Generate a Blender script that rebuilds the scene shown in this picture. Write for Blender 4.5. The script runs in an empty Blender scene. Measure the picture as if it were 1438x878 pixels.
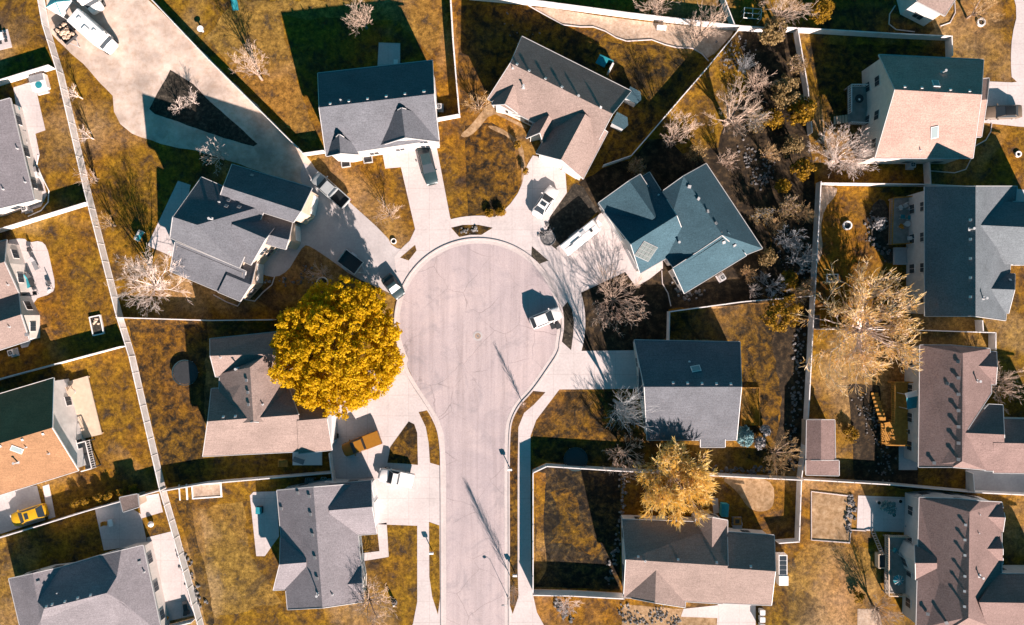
import bpy, bmesh, math, random
from mathutils import Vector, Matrix
R = math.radians
rnd = random.Random(7)
scene = bpy.context.scene
col = scene.collection
# ---------------------------------------------------------------- survey
# the place is surveyed at 10 cm per photo pixel, the drone hovers at (0, 0, H)
S, CX, CY, H = 0.1, 719.0, 439.0, 97.0
def P(x, y, z=0.0):
    k = S * (H - z) / H
    return Vector(((x - CX) * k, (CY - y) * k, z))

# ---------------------------------------------------------------- materials
def newmat(name, rough=0.8, spec=0.3):
    m = bpy.data.materials.new(name); m.use_nodes = True
    nt = m.node_tree; b = nt.nodes['Principled BSDF']
    b.inputs['Roughness'].default_value = rough
    b.inputs['Specular IOR Level'].default_value = spec
    return m, nt, b
def N(nt, t, **kw):
    n = nt.nodes.new(t)
    for k, v in kw.items():
        if k in n.inputs: n.inputs[k].default_value = v
        else: setattr(n, k, v)
    return n
def coords(nt, scale=(1, 1, 1), kind='Object', rot=(0, 0, 0)):
    tc = N(nt, 'ShaderNodeNewGeometry') if kind == 'World' else N(nt, 'ShaderNodeTexCoord')
    mp = N(nt, 'ShaderNodeMapping'); mp.inputs['Scale'].default_value = scale; mp.inputs['Rotation'].default_value = rot
    nt.links.new(tc.outputs['Position' if kind == 'World' else kind], mp.inputs['Vector'])
    return mp.outputs['Vector']
def noise(nt, vec, scale, detail=4, rough=0.6, dist=0.0):
    n = N(nt, 'ShaderNodeTexNoise', Scale=scale, Detail=detail, Roughness=rough, Distortion=dist)
    nt.links.new(vec, n.inputs['Vector']); return n.outputs['Fac']
def ramp(nt, fac, stops):
    r = N(nt, 'ShaderNodeValToRGB'); e = r.color_ramp.elements
    while len(e) < len(stops): e.new(0.5)
    for el, (p, c) in zip(e, stops):
        el.position = p; el.color = (*c, 1) if len(c) == 3 else c
    nt.links.new(fac, r.inputs['Fac']); return r.outputs['Color']
def mix(nt, fac, a, b, mode='MIX'):
    n = N(nt, 'ShaderNodeMix', data_type='RGBA', blend_type=mode)
    def put(s, v):
        if hasattr(v, 'is_linked') or isinstance(v, bpy.types.NodeSocket): nt.links.new(v, s)
        elif isinstance(v, (int, float)): s.default_value = v
        else: s.default_value = (*v, 1)
    put(n.inputs[0], fac); put(n.inputs[6], a); put(n.inputs[7], b)
    return n.outputs[2]
def bump(nt, b, h, strength=0.3, dist=0.05):
    n = N(nt, 'ShaderNodeBump', Strength=strength, Distance=dist)
    nt.links.new(h, n.inputs['Height']); nt.links.new(n.outputs['Normal'], b.inputs['Normal'])
g3 = lambda v: (v, v, v)

def plain(name, c, rough=0.6, spec=0.35, var=0.18, scale=3.0, metal=0.0):
    m, nt, b = newmat(name, rough, spec)
    v = coords(nt, kind='World')
    f = noise(nt, v, scale, 5)
    lo = tuple(x * (1 - var) for x in c); hi = tuple(min(1, x * (1 + var)) for x in c)
    nt.links.new(ramp(nt, f, [(0.3, lo), (0.7, hi)]), b.inputs['Base Color'])
    b.inputs['Metallic'].default_value = metal
    return m
def roofmat(name, c, patch=0.12):
    m, nt, b = newmat(name, 0.9, 0.06)
    v = coords(nt, kind='World')
    f1 = noise(nt, v, 0.35, 4)
    f2 = noise(nt, v, 6.0, 2, 0.8)
    f3 = noise(nt, coords(nt, (0.5, 6, 3), 'World'), 1.2, 2)
    c1 = ramp(nt, f1, [(0.3, tuple(x * (1 - patch) for x in c)), (0.7, tuple(x * (1 + patch) for x in c))])
    c2 = mix(nt, 1.0, c1, ramp(nt, f2, [(0.3, g3(0.72)), (0.7, g3(1.22))]), 'MULTIPLY')
    c3 = mix(nt, 1.0, c2, ramp(nt, f3, [(0.35, g3(0.93)), (0.65, g3(1.06))]), 'MULTIPLY')
    nt.links.new(c3, b.inputs['Base Color'])
    bump(nt, b, f2, 0.35, 0.03)
    return m
def concrete(name, c, joint=True, var=0.1):
    m, nt, b = newmat(name, 0.9, 0.2)
    v = coords(nt, kind='World')
    f1 = noise(nt, v, 0.25, 5, 0.65); f2 = noise(nt, v, 3.5, 4)
    cc = ramp(nt, f1, [(0.3, tuple(x * (1 - var) for x in c)), (0.7, tuple(x * (1 + var) for x in c))])
    cc = mix(nt, 1.0, cc, ramp(nt, f2, [(0.3, g3(0.9)), (0.7, g3(1.08))]), 'MULTIPLY')
    if joint:
        br = N(nt, 'ShaderNodeTexBrick', offset=0.0, squash=1.0)
        br.inputs['Scale'].default_value = 1.0; br.inputs['Mortar Size'].default_value = 0.02
        br.inputs['Brick Width'].default_value = 2.9; br.inputs['Row Height'].default_value = 2.9
        br.inputs['Color1'].default_value = (1, 1, 1, 1); br.inputs['Color2'].default_value = (0.95, 0.95, 0.95, 1)
        br.inputs['Mortar'].default_value = (0.72, 0.68, 0.66, 1)
        nt.links.new(v, br.inputs['Vector'])
        cc = mix(nt, 1.0, cc, br.outputs['Color'], 'MULTIPLY')
    nt.links.new(cc, b.inputs['Base Color']); bump(nt, b, f2, 0.15, 0.02)
    return m
def grass(name, hi, mid, lo, beige, amount=0.5, ms=0.32, st=(0.33, 0.46, 0.60), dk=(0.55, 0.66)):
    m, nt, b = newmat(name, 0.95, 0.1)
    v = coords(nt, kind='World')
    big = noise(nt, v, 0.055, 3, 0.55, 0.6)
    med = noise(nt, v, ms, 6, 0.72, 0.4)
    fin = noise(nt, v, 1.7, 8, 0.85)
    tuft = noise(nt, v, 11.0, 2, 0.8)
    c1 = ramp(nt, med, [(st[0], lo), (st[1], mid), (st[2], hi)])
    c2 = mix(nt, ramp(nt, big, [(0.52, g3(0)), (0.68, g3(amount))]), c1, beige)
    hue = noise(nt, coords(nt, (1, 1, 1), 'World', (0, 0, 1.9)), 0.045, 3, 0.5, 0.8)
    c2 = mix(nt, 1.0, c2, ramp(nt, hue, [(0.38, (1.08, 0.96, 0.9)), (0.5, (1, 1, 1)), (0.62, (0.93, 1.0, 1.0))]), 'MULTIPLY')
    drk = noise(nt, coords(nt, (1, 1, 1), 'World', (0, 0, 0.7)), 0.11, 6, 0.72, 1.0)
    c3 = mix(nt, ramp(nt, drk, [(dk[0], g3(0)), (dk[1], g3(0.8))]), c2, tuple(x * 0.8 for x in lo))
    c4 = mix(nt, 1.0, c3, ramp(nt, fin, [(0.34, g3(0.22)), (0.5, g3(0.95)), (0.66, g3(1.85))]), 'MULTIPLY')
    c5 = mix(nt, 1.0, c4, ramp(nt, tuft, [(0.3, g3(0.7)), (0.7, g3(1.3))]), 'MULTIPLY')
    nt.links.new(c5, b.inputs['Base Color'])
    bump(nt, b, fin, 0.6, 0.12)
    return m
def speckle(name, a, b_, c_, scale, rough=0.95):
    m, nt, b = newmat(name, rough, 0.15)
    v = coords(nt, kind='World')
    f1 = noise(nt, v, scale, 6, 0.75); f2 = noise(nt, v, 0.3, 4)
    cc = ramp(nt, f1, [(0.32, a), (0.5, b_), (0.68, c_)])
    cc = mix(nt, 1.0, cc, ramp(nt, f2, [(0.3, g3(0.65)), (0.7, g3(1.25))]), 'MULTIPLY')
    nt.links.new(cc, b.inputs['Base Color']); bump(nt, b, f1, 0.5, 0.08)
    return m
def asphalt(name):
    m, nt, b = newmat(name, 0.9, 0.2)
    v = coords(nt, kind='World')
    f1 = noise(nt, v, 0.09, 4, 0.6, 0.8)
    st = noise(nt, coords(nt, (1.1, 0.05, 1), 'World'), 1.0, 4, 0.65, 0.3)
    fi = noise(nt, v, 7, 3, 0.8)
    cc = ramp(nt, f1, [(0.25, (0.325, 0.275, 0.285)), (0.5, (0.40, 0.333, 0.335)), (0.75, (0.455, 0.37, 0.36))])
    cc = mix(nt, 1.0, cc, ramp(nt, st, [(0.28, g3(0.8)), (0.5, g3(1.0)), (0.72, g3(1.1))]), 'MULTIPLY')
    cc = mix(nt, 1.0, cc, ramp(nt, fi, [(0.3, g3(0.84)), (0.7, g3(1.13))]), 'MULTIPLY')
    wp = noise(nt, v, 0.22, 6, 0.7, 1.2)
    cc = mix(nt, ramp(nt, wp, [(0.54, g3(0)), (0.66, g3(0.4))]), cc, (0.20, 0.185, 0.20))
    c2v = noise(nt, v, 1.4, 5, 0.75)
    cc = mix(nt, ramp(nt, c2v, [(0.58, g3(0)), (0.7, g3(0.3))]), cc, (0.22, 0.19, 0.19))
    # tar-sealed cracks
    dv = N(nt, 'ShaderNodeTexNoise', Scale=0.4, Detail=4.0)
    nt.links.new(v, dv.inputs['Vector'])
    vv = mix(nt, 0.45, v, dv.outputs['Color'], 'LINEAR_LIGHT')
    vo = N(nt, 'ShaderNodeTexVoronoi', feature='DISTANCE_TO_EDGE', Scale=0.19)
    nt.links.new(vv, vo.inputs['Vector'])
    mk = noise(nt, v, 0.13, 2)
    ck = ramp(nt, vo.outputs['Distance'], [(0.002, g3(0.66)), (0.009, g3(1.0))])
    ck = mix(nt, ramp(nt, mk, [(0.42, g3(0)), (0.55, g3(1))]), (1, 1, 1), ck)
    cc = mix(nt, 1.0, cc, ck, 'MULTIPLY')
    oil = noise(nt, v, 0.6, 3, 0.5)
    cc = mix(nt, ramp(nt, oil, [(0.66, g3(0)), (0.76, g3(0.35))]), cc, (0.15, 0.135, 0.14))
    nt.links.new(cc, b.inputs['Base Color']); bump(nt, b, fi, 0.2, 0.02)
    return m
def foliage(name, stops, trans=0.25):
    m, nt, b = newmat(name, 0.7, 0.2)
    tc = N(nt, 'ShaderNodeNewGeometry')
    f = noise(nt, tc.outputs['Position'], 0.8, 3)
    rp = N(nt, 'ShaderNodeMath', operation='ADD')
    ml = N(nt, 'ShaderNodeMath', operation='MULTIPLY'); ml.inputs[1].default_value = 0.5
    nt.links.new(tc.outputs['Random Per Island'], ml.inputs[0])
    m2 = N(nt, 'ShaderNodeMath', operation='MULTIPLY'); m2.inputs[1].default_value = 0.5
    nt.links.new(f, m2.inputs[0]); nt.links.new(ml.outputs[0], rp.inputs[0]); nt.links.new(m2.outputs[0], rp.inputs[1])
    c = ramp(nt, rp.outputs[0], stops)
    nt.links.new(c, b.inputs['Base Color'])
    if trans:
        tr = N(nt, 'ShaderNodeBsdfTranslucent'); ms = N(nt, 'ShaderNodeMixShader'); ms.inputs[0].default_value = trans
        nt.links.new(c, tr.inputs['Color'])
        nt.links.new(b.outputs[0], ms.inputs[1]); nt.links.new(tr.outputs[0], ms.inputs[2])
        nt.links.new(ms.outputs[0], nt.nodes['Material Output'].inputs['Surface'])
    return m
def glassy(name, c, rough=0.12):
    m, nt, b = newmat(name, max(rough, .28), 0.2)
    b.inputs['Base Color'].default_value = (*c, 1)
    return m
def paint(name, c, rough=0.35):
    m, nt, b = newmat(name, 0.48, 0.3)
    v = coords(nt, kind='World'); f = noise(nt, v, 2.5, 4)
    nt.links.new(ramp(nt, f, [(0.3, tuple(x * 0.9 for x in c)), (0.7, tuple(min(1, x * 1.06) for x in c))]), b.inputs['Base Color'])
    b.inputs['Coat Weight'].default_value = 0.08
    return m

M = {}
M['lawn'] = grass('lawn_grass', (0.235, 0.122, 0.011), (0.145, 0.073, 0.011), (0.045, 0.030, 0.021), (0.31, 0.19, 0.09), 0.8, 0.5, (0.34, 0.47, 0.62), (0.53, 0.66))
M['mulch'] = speckle('mulch', (0.012, 0.011, 0.010), (0.035, 0.030, 0.024), (0.10, 0.082, 0.062), 1.8)
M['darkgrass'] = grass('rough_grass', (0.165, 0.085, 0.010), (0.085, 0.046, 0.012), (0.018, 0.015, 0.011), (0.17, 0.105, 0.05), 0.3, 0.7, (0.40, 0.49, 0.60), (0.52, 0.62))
M['drylawn'] = grass('dry_lawn', (0.27, 0.155, 0.035), (0.17, 0.095, 0.022), (0.06, 0.042, 0.026), (0.33, 0.21, 0.11), 0.8, 0.6, (0.33, 0.46, 0.62), (0.56, 0.68))
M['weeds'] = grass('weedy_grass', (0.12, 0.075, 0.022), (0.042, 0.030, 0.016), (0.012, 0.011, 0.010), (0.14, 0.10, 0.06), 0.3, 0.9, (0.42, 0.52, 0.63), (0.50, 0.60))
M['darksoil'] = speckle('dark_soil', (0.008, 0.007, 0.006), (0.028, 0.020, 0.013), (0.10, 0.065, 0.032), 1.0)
M['straw'] = speckle('dry_straw', (0.16, 0.095, 0.04), (0.29, 0.185, 0.10), (0.40, 0.28, 0.17), 1.4)
M['gravel'] = speckle('gravel', (0.42, 0.31, 0.24), (0.50, 0.395, 0.33), (0.56, 0.46, 0.40), 0.9)
M['tan'] = speckle('tan_chips', (0.30, 0.21, 0.15), (0.42, 0.31, 0.23), (0.52, 0.42, 0.34), 2.2)
M['concrete'] = concrete('concrete', (0.50, 0.445, 0.435))
M['concrete2'] = concrete('old_concrete', (0.40, 0.37, 0.37), False, 0.16)
M['curb'] = concrete('kerb_concrete', (0.48, 0.42, 0.405), False)
M['asphalt'] = asphalt('asphalt')
M['white'] = plain('white_vinyl', (0.66, 0.62, 0.60), 0.5, 0.35, 0.16, 0.8)
M['trim'] = plain('white_trim', (0.42, 0.41, 0.41), 0.5, 0.4, 0.1, 2)
M['wall_cream'] = plain('cream_siding', (0.55, 0.50, 0.46), 0.7, 0.25, 0.1, 1.5)
M['wall_grey'] = plain('grey_siding', (0.36, 0.37, 0.38), 0.7, 0.25, 0.1, 1.5)
M['wall_tan'] = plain('tan_siding', (0.46, 0.36, 0.28), 0.7, 0.25, 0.12, 1.5)
M['r_grey'] = roofmat('grey_shingle', (0.112, 0.116, 0.132))
M['r_slate'] = roofmat('slate_shingle', (0.045, 0.085, 0.108))
M['r_pink'] = roofmat('taupe_shingle', (0.222, 0.168, 0.150))
M['r_tan'] = roofmat('tan_shingle', (0.26, 0.145, 0.08))
M['r_steep'] = roofmat('steep_shingle', (0.115, 0.13, 0.145))
M['r_pale'] = roofmat('pale_shingle', (0.345, 0.235, 0.20))
M['r_brown'] = roofmat('brown_shingle', (0.19, 0.132, 0.122))
M['r_ash'] = roofmat('ash_shingle', (0.188, 0.173, 0.187))
M['metal'] = plain('galvanised_metal', (0.55, 0.54, 0.54), 0.4, 0.5, 0.1, 5, 0.3)
M['whitep'] = plain('white_plastic', (0.75, 0.72, 0.7), 0.4, 0.4, 0.04)
M['darkp'] = plain('dark_plastic', (0.03, 0.032, 0.035), 0.5, 0.4)
M['greyp'] = plain('grey_plastic', (0.2, 0.2, 0.21), 0.55, 0.4)
M['teal'] = plain('teal_plastic', (0.02, 0.20, 0.24), 0.45, 0.4)
M['wood'] = plain('orange_wood', (0.36, 0.17, 0.03), 0.7, 0.25, 0.3, 2)
M['deck'] = plain('deck_boards', (0.26, 0.23, 0.21), 0.75, 0.25, 0.2, 1.5)
M['palewood'] = plain('pale_deck', (0.52, 0.40, 0.30), 0.75, 0.25, 0.12, 1.5)
M['orange'] = plain('orange_cushion', (0.45, 0.18, 0.02), 0.7, 0.2)
M['rock'] = speckle('rock', (0.05, 0.05, 0.052), (0.13, 0.125, 0.125), (0.28, 0.265, 0.26), 2.2)
M['glass'] = glassy('window_glass', (0.03, 0.04, 0.05))
M['skylight'] = glassy('skylight_glass', (0.22, 0.27, 0.28), 0.25)
M['solar'] = plain('solar_glass', (0.115, 0.135, 0.135), 0.9, 0.05, 0.15, 1.0)
M['tyre'] = plain('tyre_rubber', (0.012, 0.012, 0.013), 0.85, 0.2)
M['bark'] = plain('bark', (0.30, 0.225, 0.18), 0.9, 0.15, 0.25, 4)
M['twig'] = plain('pale_twigs', (0.50, 0.37, 0.29), 0.9, 0.15, 0.25, 4)
M['twigwhite'] = plain('whitish_twigs', (0.62, 0.51, 0.45), 0.9, 0.15, 0.2, 4)
M['twiggold'] = plain('golden_twigs', (0.46, 0.30, 0.15), 0.9, 0.15, 0.25, 4)
M['twiggrey'] = plain('grey_twigs', (0.30, 0.30, 0.31), 0.9, 0.15, 0.25, 4)
M['leafyellow'] = foliage('yellow_leaves', [(0.25, (0.50, 0.30, 0.003)), (0.5, (0.62, 0.39, 0.004)), (0.75, (0.72, 0.47, 0.008))], 0.5)
M['leaforange'] = foliage('orange_leaves', [(0.25, (0.10, 0.052, 0.003)), (0.5, (0.22, 0.115, 0.004)), (0.75, (0.34, 0.19, 0.01))])
M['leafpale'] = foliage('pale_yellow_leaves', [(0.25, (0.72, 0.46, 0.10)), (0.5, (0.82, 0.60, 0.20)), (0.75, (0.88, 0.72, 0.40))], 0.5)
M['leafgold'] = foliage('golden_strands', [(0.25, (0.82, 0.60, 0.16)), (0.5, (0.88, 0.70, 0.30)), (0.75, (0.92, 0.80, 0.52))], 0.5)
M['leafbrown'] = foliage('brown_leaves', [(0.25, (0.10, 0.065, 0.02)), (0.5, (0.20, 0.13, 0.05)), (0.75, (0.30, 0.21, 0.10))])
M['leafcream'] = foliage('cream_strands', [(0.25, (0.72, 0.50, 0.16)), (0.5, (0.84, 0.66, 0.36)), (0.75, (0.90, 0.78, 0.58))], 0.5)
M['leafteal'] = foliage('blue_spruce_needles', [(0.25, (0.05, 0.12, 0.13)), (0.5, (0.10, 0.22, 0.24)), (0.75, (0.25, 0.38, 0.40))], 0.1)
M['leafwhite'] = foliage('silver_leaves', [(0.25, (0.10, 0.10, 0.10)), (0.5, (0.26, 0.25, 0.26)), (0.75, (0.50, 0.47, 0.46))], 0.1)
for k, c in dict(car_white=(0.74, 0.71, 0.69), car_teal=(0.020, 0.042, 0.05), car_silver=(0.30, 0.32, 0.33), car_orange=(0.27, 0.115, 0.01),
                 car_yellow=(0.55, 0.30, 0.01), car_brown=(0.13, 0.095, 0.07), car_black=(0.01, 0.012, 0.014)).items():
    M[k] = paint(k, c)
M['lamp_r'] = plain('tail_lens', (0.25, 0.02, 0.02), 0.3); M['lamp_w'] = plain('head_lens', (0.6, 0.6, 0.6), 0.2)

# ---------------------------------------------------------------- mesh builder
ORG = {}
class MB:
    def __init__(s): s.v = []; s.f = []
    def add(s, vs, fs):
        o = len(s.v); s.v += [Vector(p) for p in vs]; s.f += [tuple(i + o for i in f) for f in fs]
    def box(s, c, d, rz=0.0):
        hx, hy, hz = d[0] / 2, d[1] / 2, d[2] / 2; ca, sa = math.cos(rz), math.sin(rz)
        vs = []
        for z in (-hz, hz):
            for x, y in ((-hx, -hy), (hx, -hy), (hx, hy), (-hx, hy)):
                vs.append((c[0] + x * ca - y * sa, c[1] + x * sa + y * ca, c[2] + z))
        s.add(vs, [(3, 2, 1, 0), (4, 5, 6, 7), (0, 1, 5, 4), (1, 2, 6, 5), (2, 3, 7, 6), (3, 0, 4, 7)])
    def beam(s, a, b, w, h):
        a, b = Vector(a), Vector(b); d = b - a
        if d.length < 1e-4: return
        t = d.normalized(); sd = t.cross(Vector((0, 0, 1)))
        if sd.length < 1e-3: sd = Vector((1, 0, 0))
        sd.normalize(); up = sd.cross(t)
        vs = []
        for p in (a, b):
            for i, j in ((-1, -1), (1, -1), (1, 1), (-1, 1)): vs.append(p + sd * (i * w / 2) + up * (j * h / 2))
        s.add(vs, [(0, 1, 2, 3), (7, 6, 5, 4), (0, 4, 5, 1), (1, 5, 6, 2), (2, 6, 7, 3), (3, 7, 4, 0)])
    def tube(s, pts, rs, n=5, cap=True):
        pts = [Vector(p) for p in pts]; o = len(s.v)
        for i, p in enumerate(pts):
            t = (pts[min(i + 1, len(pts) - 1)] - pts[max(i - 1, 0)])
            t = t.normalized() if t.length > 1e-6 else Vector((0, 0, 1))
            a = t.cross(Vector((0.3, 0.1, 1)) if abs(t.z) < 0.95 else Vector((1, 0, 0))).normalized(); b = t.cross(a)
            r = rs[i] if isinstance(rs, (list, tuple)) else rs
            for k in range(n):
                an = 2 * math.pi * k / n
                s.v.append(p + a * (r * math.cos(an)) + b * (r * math.sin(an)))
        for i in range(len(pts) - 1):
            for k in range(n):
                s.f.append((o + i * n + k, o + i * n + (k + 1) % n, o + (i + 1) * n + (k + 1) % n, o + (i + 1) * n + k))
        if cap:
            s.f.append(tuple(o + k for k in reversed(range(n)))); s.f.append(tuple(o + (len(pts) - 1) * n + k for k in range(n)))
    def cyl(s, c, r, h, n=16, r2=None):
        r2 = r if r2 is None else r2
        s.tube([(c[0], c[1], c[2]), (c[0], c[1], c[2] + h)], [r, r2], n)
    def ring(s, c, r, w, h, n=28):
        vs, fs = [], []
        for k in range(n):
            a = 2 * math.pi * k / n
            for rr, z in ((r - w / 2, 0), (r + w / 2, 0), (r + w / 2, h), (r - w / 2, h)):
                vs.append((c[0] + rr * math.cos(a), c[1] + rr * math.sin(a), c[2] + z))
        for k in range(n):
            q = ((k + 1) % n) * 4; p = k * 4
            for j in range(4): fs.append((p + j, q + j, q + (j + 1) % 4, p + (j + 1) % 4))
        s.add(vs, fs)
    def prism(s, pts, z0, z1):
        n = len(pts); vs = [(p[0], p[1], z0) for p in pts] + [(p[0], p[1], z1) for p in pts]
        s.add(vs, [tuple(reversed(range(n))), tuple(range(n, 2 * n))] + [(i, (i + 1) % n, n + (i + 1) % n, n + i) for i in range(n)])
    def blob(s, c, r, rng, sz=0.7, n=6):
        # an irregular stone
        vs = []; fs = []
        rings = 3
        for i in range(rings):
            ph = (i + 0.5) / rings * math.pi
            for k in range(n):
                a = 2 * math.pi * k / n
                q = r * rng.uniform(0.7, 1.15)
                vs.append((c[0] + q * math.sin(ph) * math.cos(a), c[1] + q * math.sin(ph) * math.sin(a), c[2] + q * sz * math.cos(ph)))
        for i in range(rings - 1):
            for k in range(n): fs.append((i * n + k, (i + 1) * n + k, (i + 1) * n + (k + 1) % n, i * n + (k + 1) % n))
        fs.append(tuple(range(n))); fs.append(tuple(reversed(range((rings - 1) * n, rings * n))))
        s.add(vs, fs)
    def build(s, name, mat, parent=None, smooth=False, local=False):
        me = bpy.data.meshes.new(name)
        o = ORG.get(parent, Vector()) if (parent is not None and not local) else Vector()
        me.from_pydata([tuple(p - o) for p in s.v], [], s.f)
        me.materials.append(M[mat] if isinstance(mat, str) else mat)
        if smooth: me.polygons.foreach_set('use_smooth', [True] * len(me.polygons))
        me.update()
        ob = bpy.data.objects.new(name, me); col.objects.link(ob)
        if parent is not None: ob.parent = parent; ORG[ob] = ORG.get(parent, Vector())
        else: ORG[ob] = Vector()
        return ob
def fixn(ob):
    bm = bmesh.new(); bm.from_mesh(ob.data); bmesh.ops.recalc_face_normals(bm, faces=bm.faces); bm.to_mesh(ob.data); bm.free(); return ob
def bevel(ob, w, seg=2):
    bm = bmesh.new(); bm.from_mesh(ob.data)
    bmesh.ops.bevel(bm, geom=list(bm.edges), offset=w, segments=seg, affect='EDGES', profile=0.6)
    bm.to_mesh(ob.data); bm.free(); return ob
def tag(o, label=None, cat=None, group=None, kind=None):
    if label: o['label'] = label
    if cat: o['category'] = cat
    if group: o['group'] = group
    if kind: o['kind'] = kind
    return o
def thing(name, label, cat, loc=(0, 0, 0), rz=0.0, group=None):
    o = bpy.data.objects.new(name, None); col.objects.link(o)
    o.empty_display_size = 0.3
    o.location = loc; o.rotation_euler = (0, 0, rz); ORG[o] = Vector(loc) if rz == 0 else Vector()
    return tag(o, label, cat, group)
def dup(o, parent=None, loc=None, rz=None, label=None, scale=None):
    c = o.copy(); col.objects.link(c)
    if parent is not None: c.parent = parent
    for ch in list(o.children): dup(ch, c)
    if loc is not None: c.location = loc
    if rz is not None: c.rotation_euler = (0, 0, rz)
    if scale is not None: c.scale = (scale,) * 3 if isinstance(scale, (int, float)) else scale
    if label: c['label'] = label
    ORG[c] = Vector()
    return c
def smooth_poly(pts, it=2):
    for _ in range(it):
        q = []
        for i in range(len(pts)):
            a, b = pts[i], pts[(i + 1) % len(pts)]
            q += [(a[0] * .75 + b[0] * .25, a[1] * .75 + b[1] * .25), (a[0] * .25 + b[0] * .75, a[1] * .25 + b[1] * .75)]
        pts = q
    return pts
def sheet(name, pts, z, mat, kind='structure', sm=0, thick=0.0, wob=0.0):
    if wob:
        q = []
        for i in range(len(pts)):
            a, b = Vector(pts[i]), Vector(pts[(i + 1) % len(pts)]); n = max(1, int((b - a).length / 12))
            for k in range(n):
                p = a.lerp(b, k / n); q.append((p.x + rnd.uniform(-wob, wob), p.y + rnd.uniform(-wob, wob)))
        pts = q
    if sm: pts = smooth_poly(pts, sm)
    bm = bmesh.new()
    vs = [bm.verts.new(P(x, y) + Vector((0, 0, z))) for x, y in pts]
    f = bm.faces.new(vs); f.normal_update()
    if f.normal.z < 0: f.normal_flip()
    if thick:
        r = bmesh.ops.extrude_face_region(bm, geom=[f])
        # the extruded copy becomes the top
        for e in r['geom']:
            if isinstance(e, bmesh.types.BMVert): e.co.z += thick
    bmesh.ops.triangulate(bm, faces=bm.faces[:])
    bmesh.ops.recalc_face_normals(bm, faces=bm.faces[:])
    if not thick:
        for f in bm.faces:
            if f.normal.z < 0: f.normal_flip()
    me = bpy.data.meshes.new(name); bm.to_mesh(me); bm.free()
    me.materials.append(M[mat])
    ob = bpy.data.objects.new(name, me); col.objects.link(ob); ORG[ob] = Vector()
    return tag(ob, kind=kind)

# ---------------------------------------------------------------- houses
def inside(p, poly):
    c = False; n = len(poly)
    for i in range(n):
        a, b = poly[i], poly[(i + 1) % n]
        if (a.y > p.y) != (b.y > p.y) and p.x < (b.x - a.x) * (p.y - a.y) / (b.y - a.y) + a.x: c = not c
    return c
def boundary(faces):
    E = {}
    for f in faces:
        for i in range(len(f)): E[(f[i], f[(i + 1) % len(f)])] = 1
    nx = {a: b for (a, b) in E if (b, a) not in E}
    loops = []
    while nx:
        s = next(iter(nx)); L = [s]; c = nx.pop(s)
        while c != s and c in nx: L.append(c); c = nx.pop(c)
        loops.append(L)
    return loops
ray_tris = []
def hit(tris, px, py):
    o = Vector((0, 0, H)); d = (P(px, py) - o).normalized(); best = None
    from mathutils.geometry import intersect_ray_tri
    for a, b, c in tris:
        h = intersect_ray_tri(a, b, c, d, o, True)
        if h is not None and (best is None or h.z > best.z): best = h
    return best
VENT = {}
def vent_mesh(kind):
    if kind in VENT: return VENT[kind]
    m = MB()
    if kind == 'box':
        m.box((0, 0, 0.02), (0.22, 0.22, 0.2)); m.box((0, 0, 0.13), (0.31, 0.31, 0.06)); mat = 'metal'
    elif kind == 'dark':
        m.box((0, 0, 0.02), (0.3, 0.3, 0.2)); m.box((0, 0, 0.13), (0.42, 0.42, 0.06)); mat = 'greyp'
    elif kind == 'pipe':
        m.cyl((0, 0, -0.2), 0.07, 0.6, 8); m.cyl((0, 0, 0.0), 0.16, 0.05, 8); mat = 'metal'
    elif kind == 'flue':
        m.cyl((0, 0, -0.3), 0.10, 1.1, 10); m.cyl((0, 0, 0.78), 0.17, 0.1, 10); m.box((0, 0, 0.02), (0.45, 0.45, 0.05)); mat = 'metal'
    me = bpy.data.meshes.new('roof_vent'); me.from_pydata([tuple(p) for p in m.v], [], m.f); me.materials.append(M[mat])
    VENT[kind] = me; return me
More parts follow.
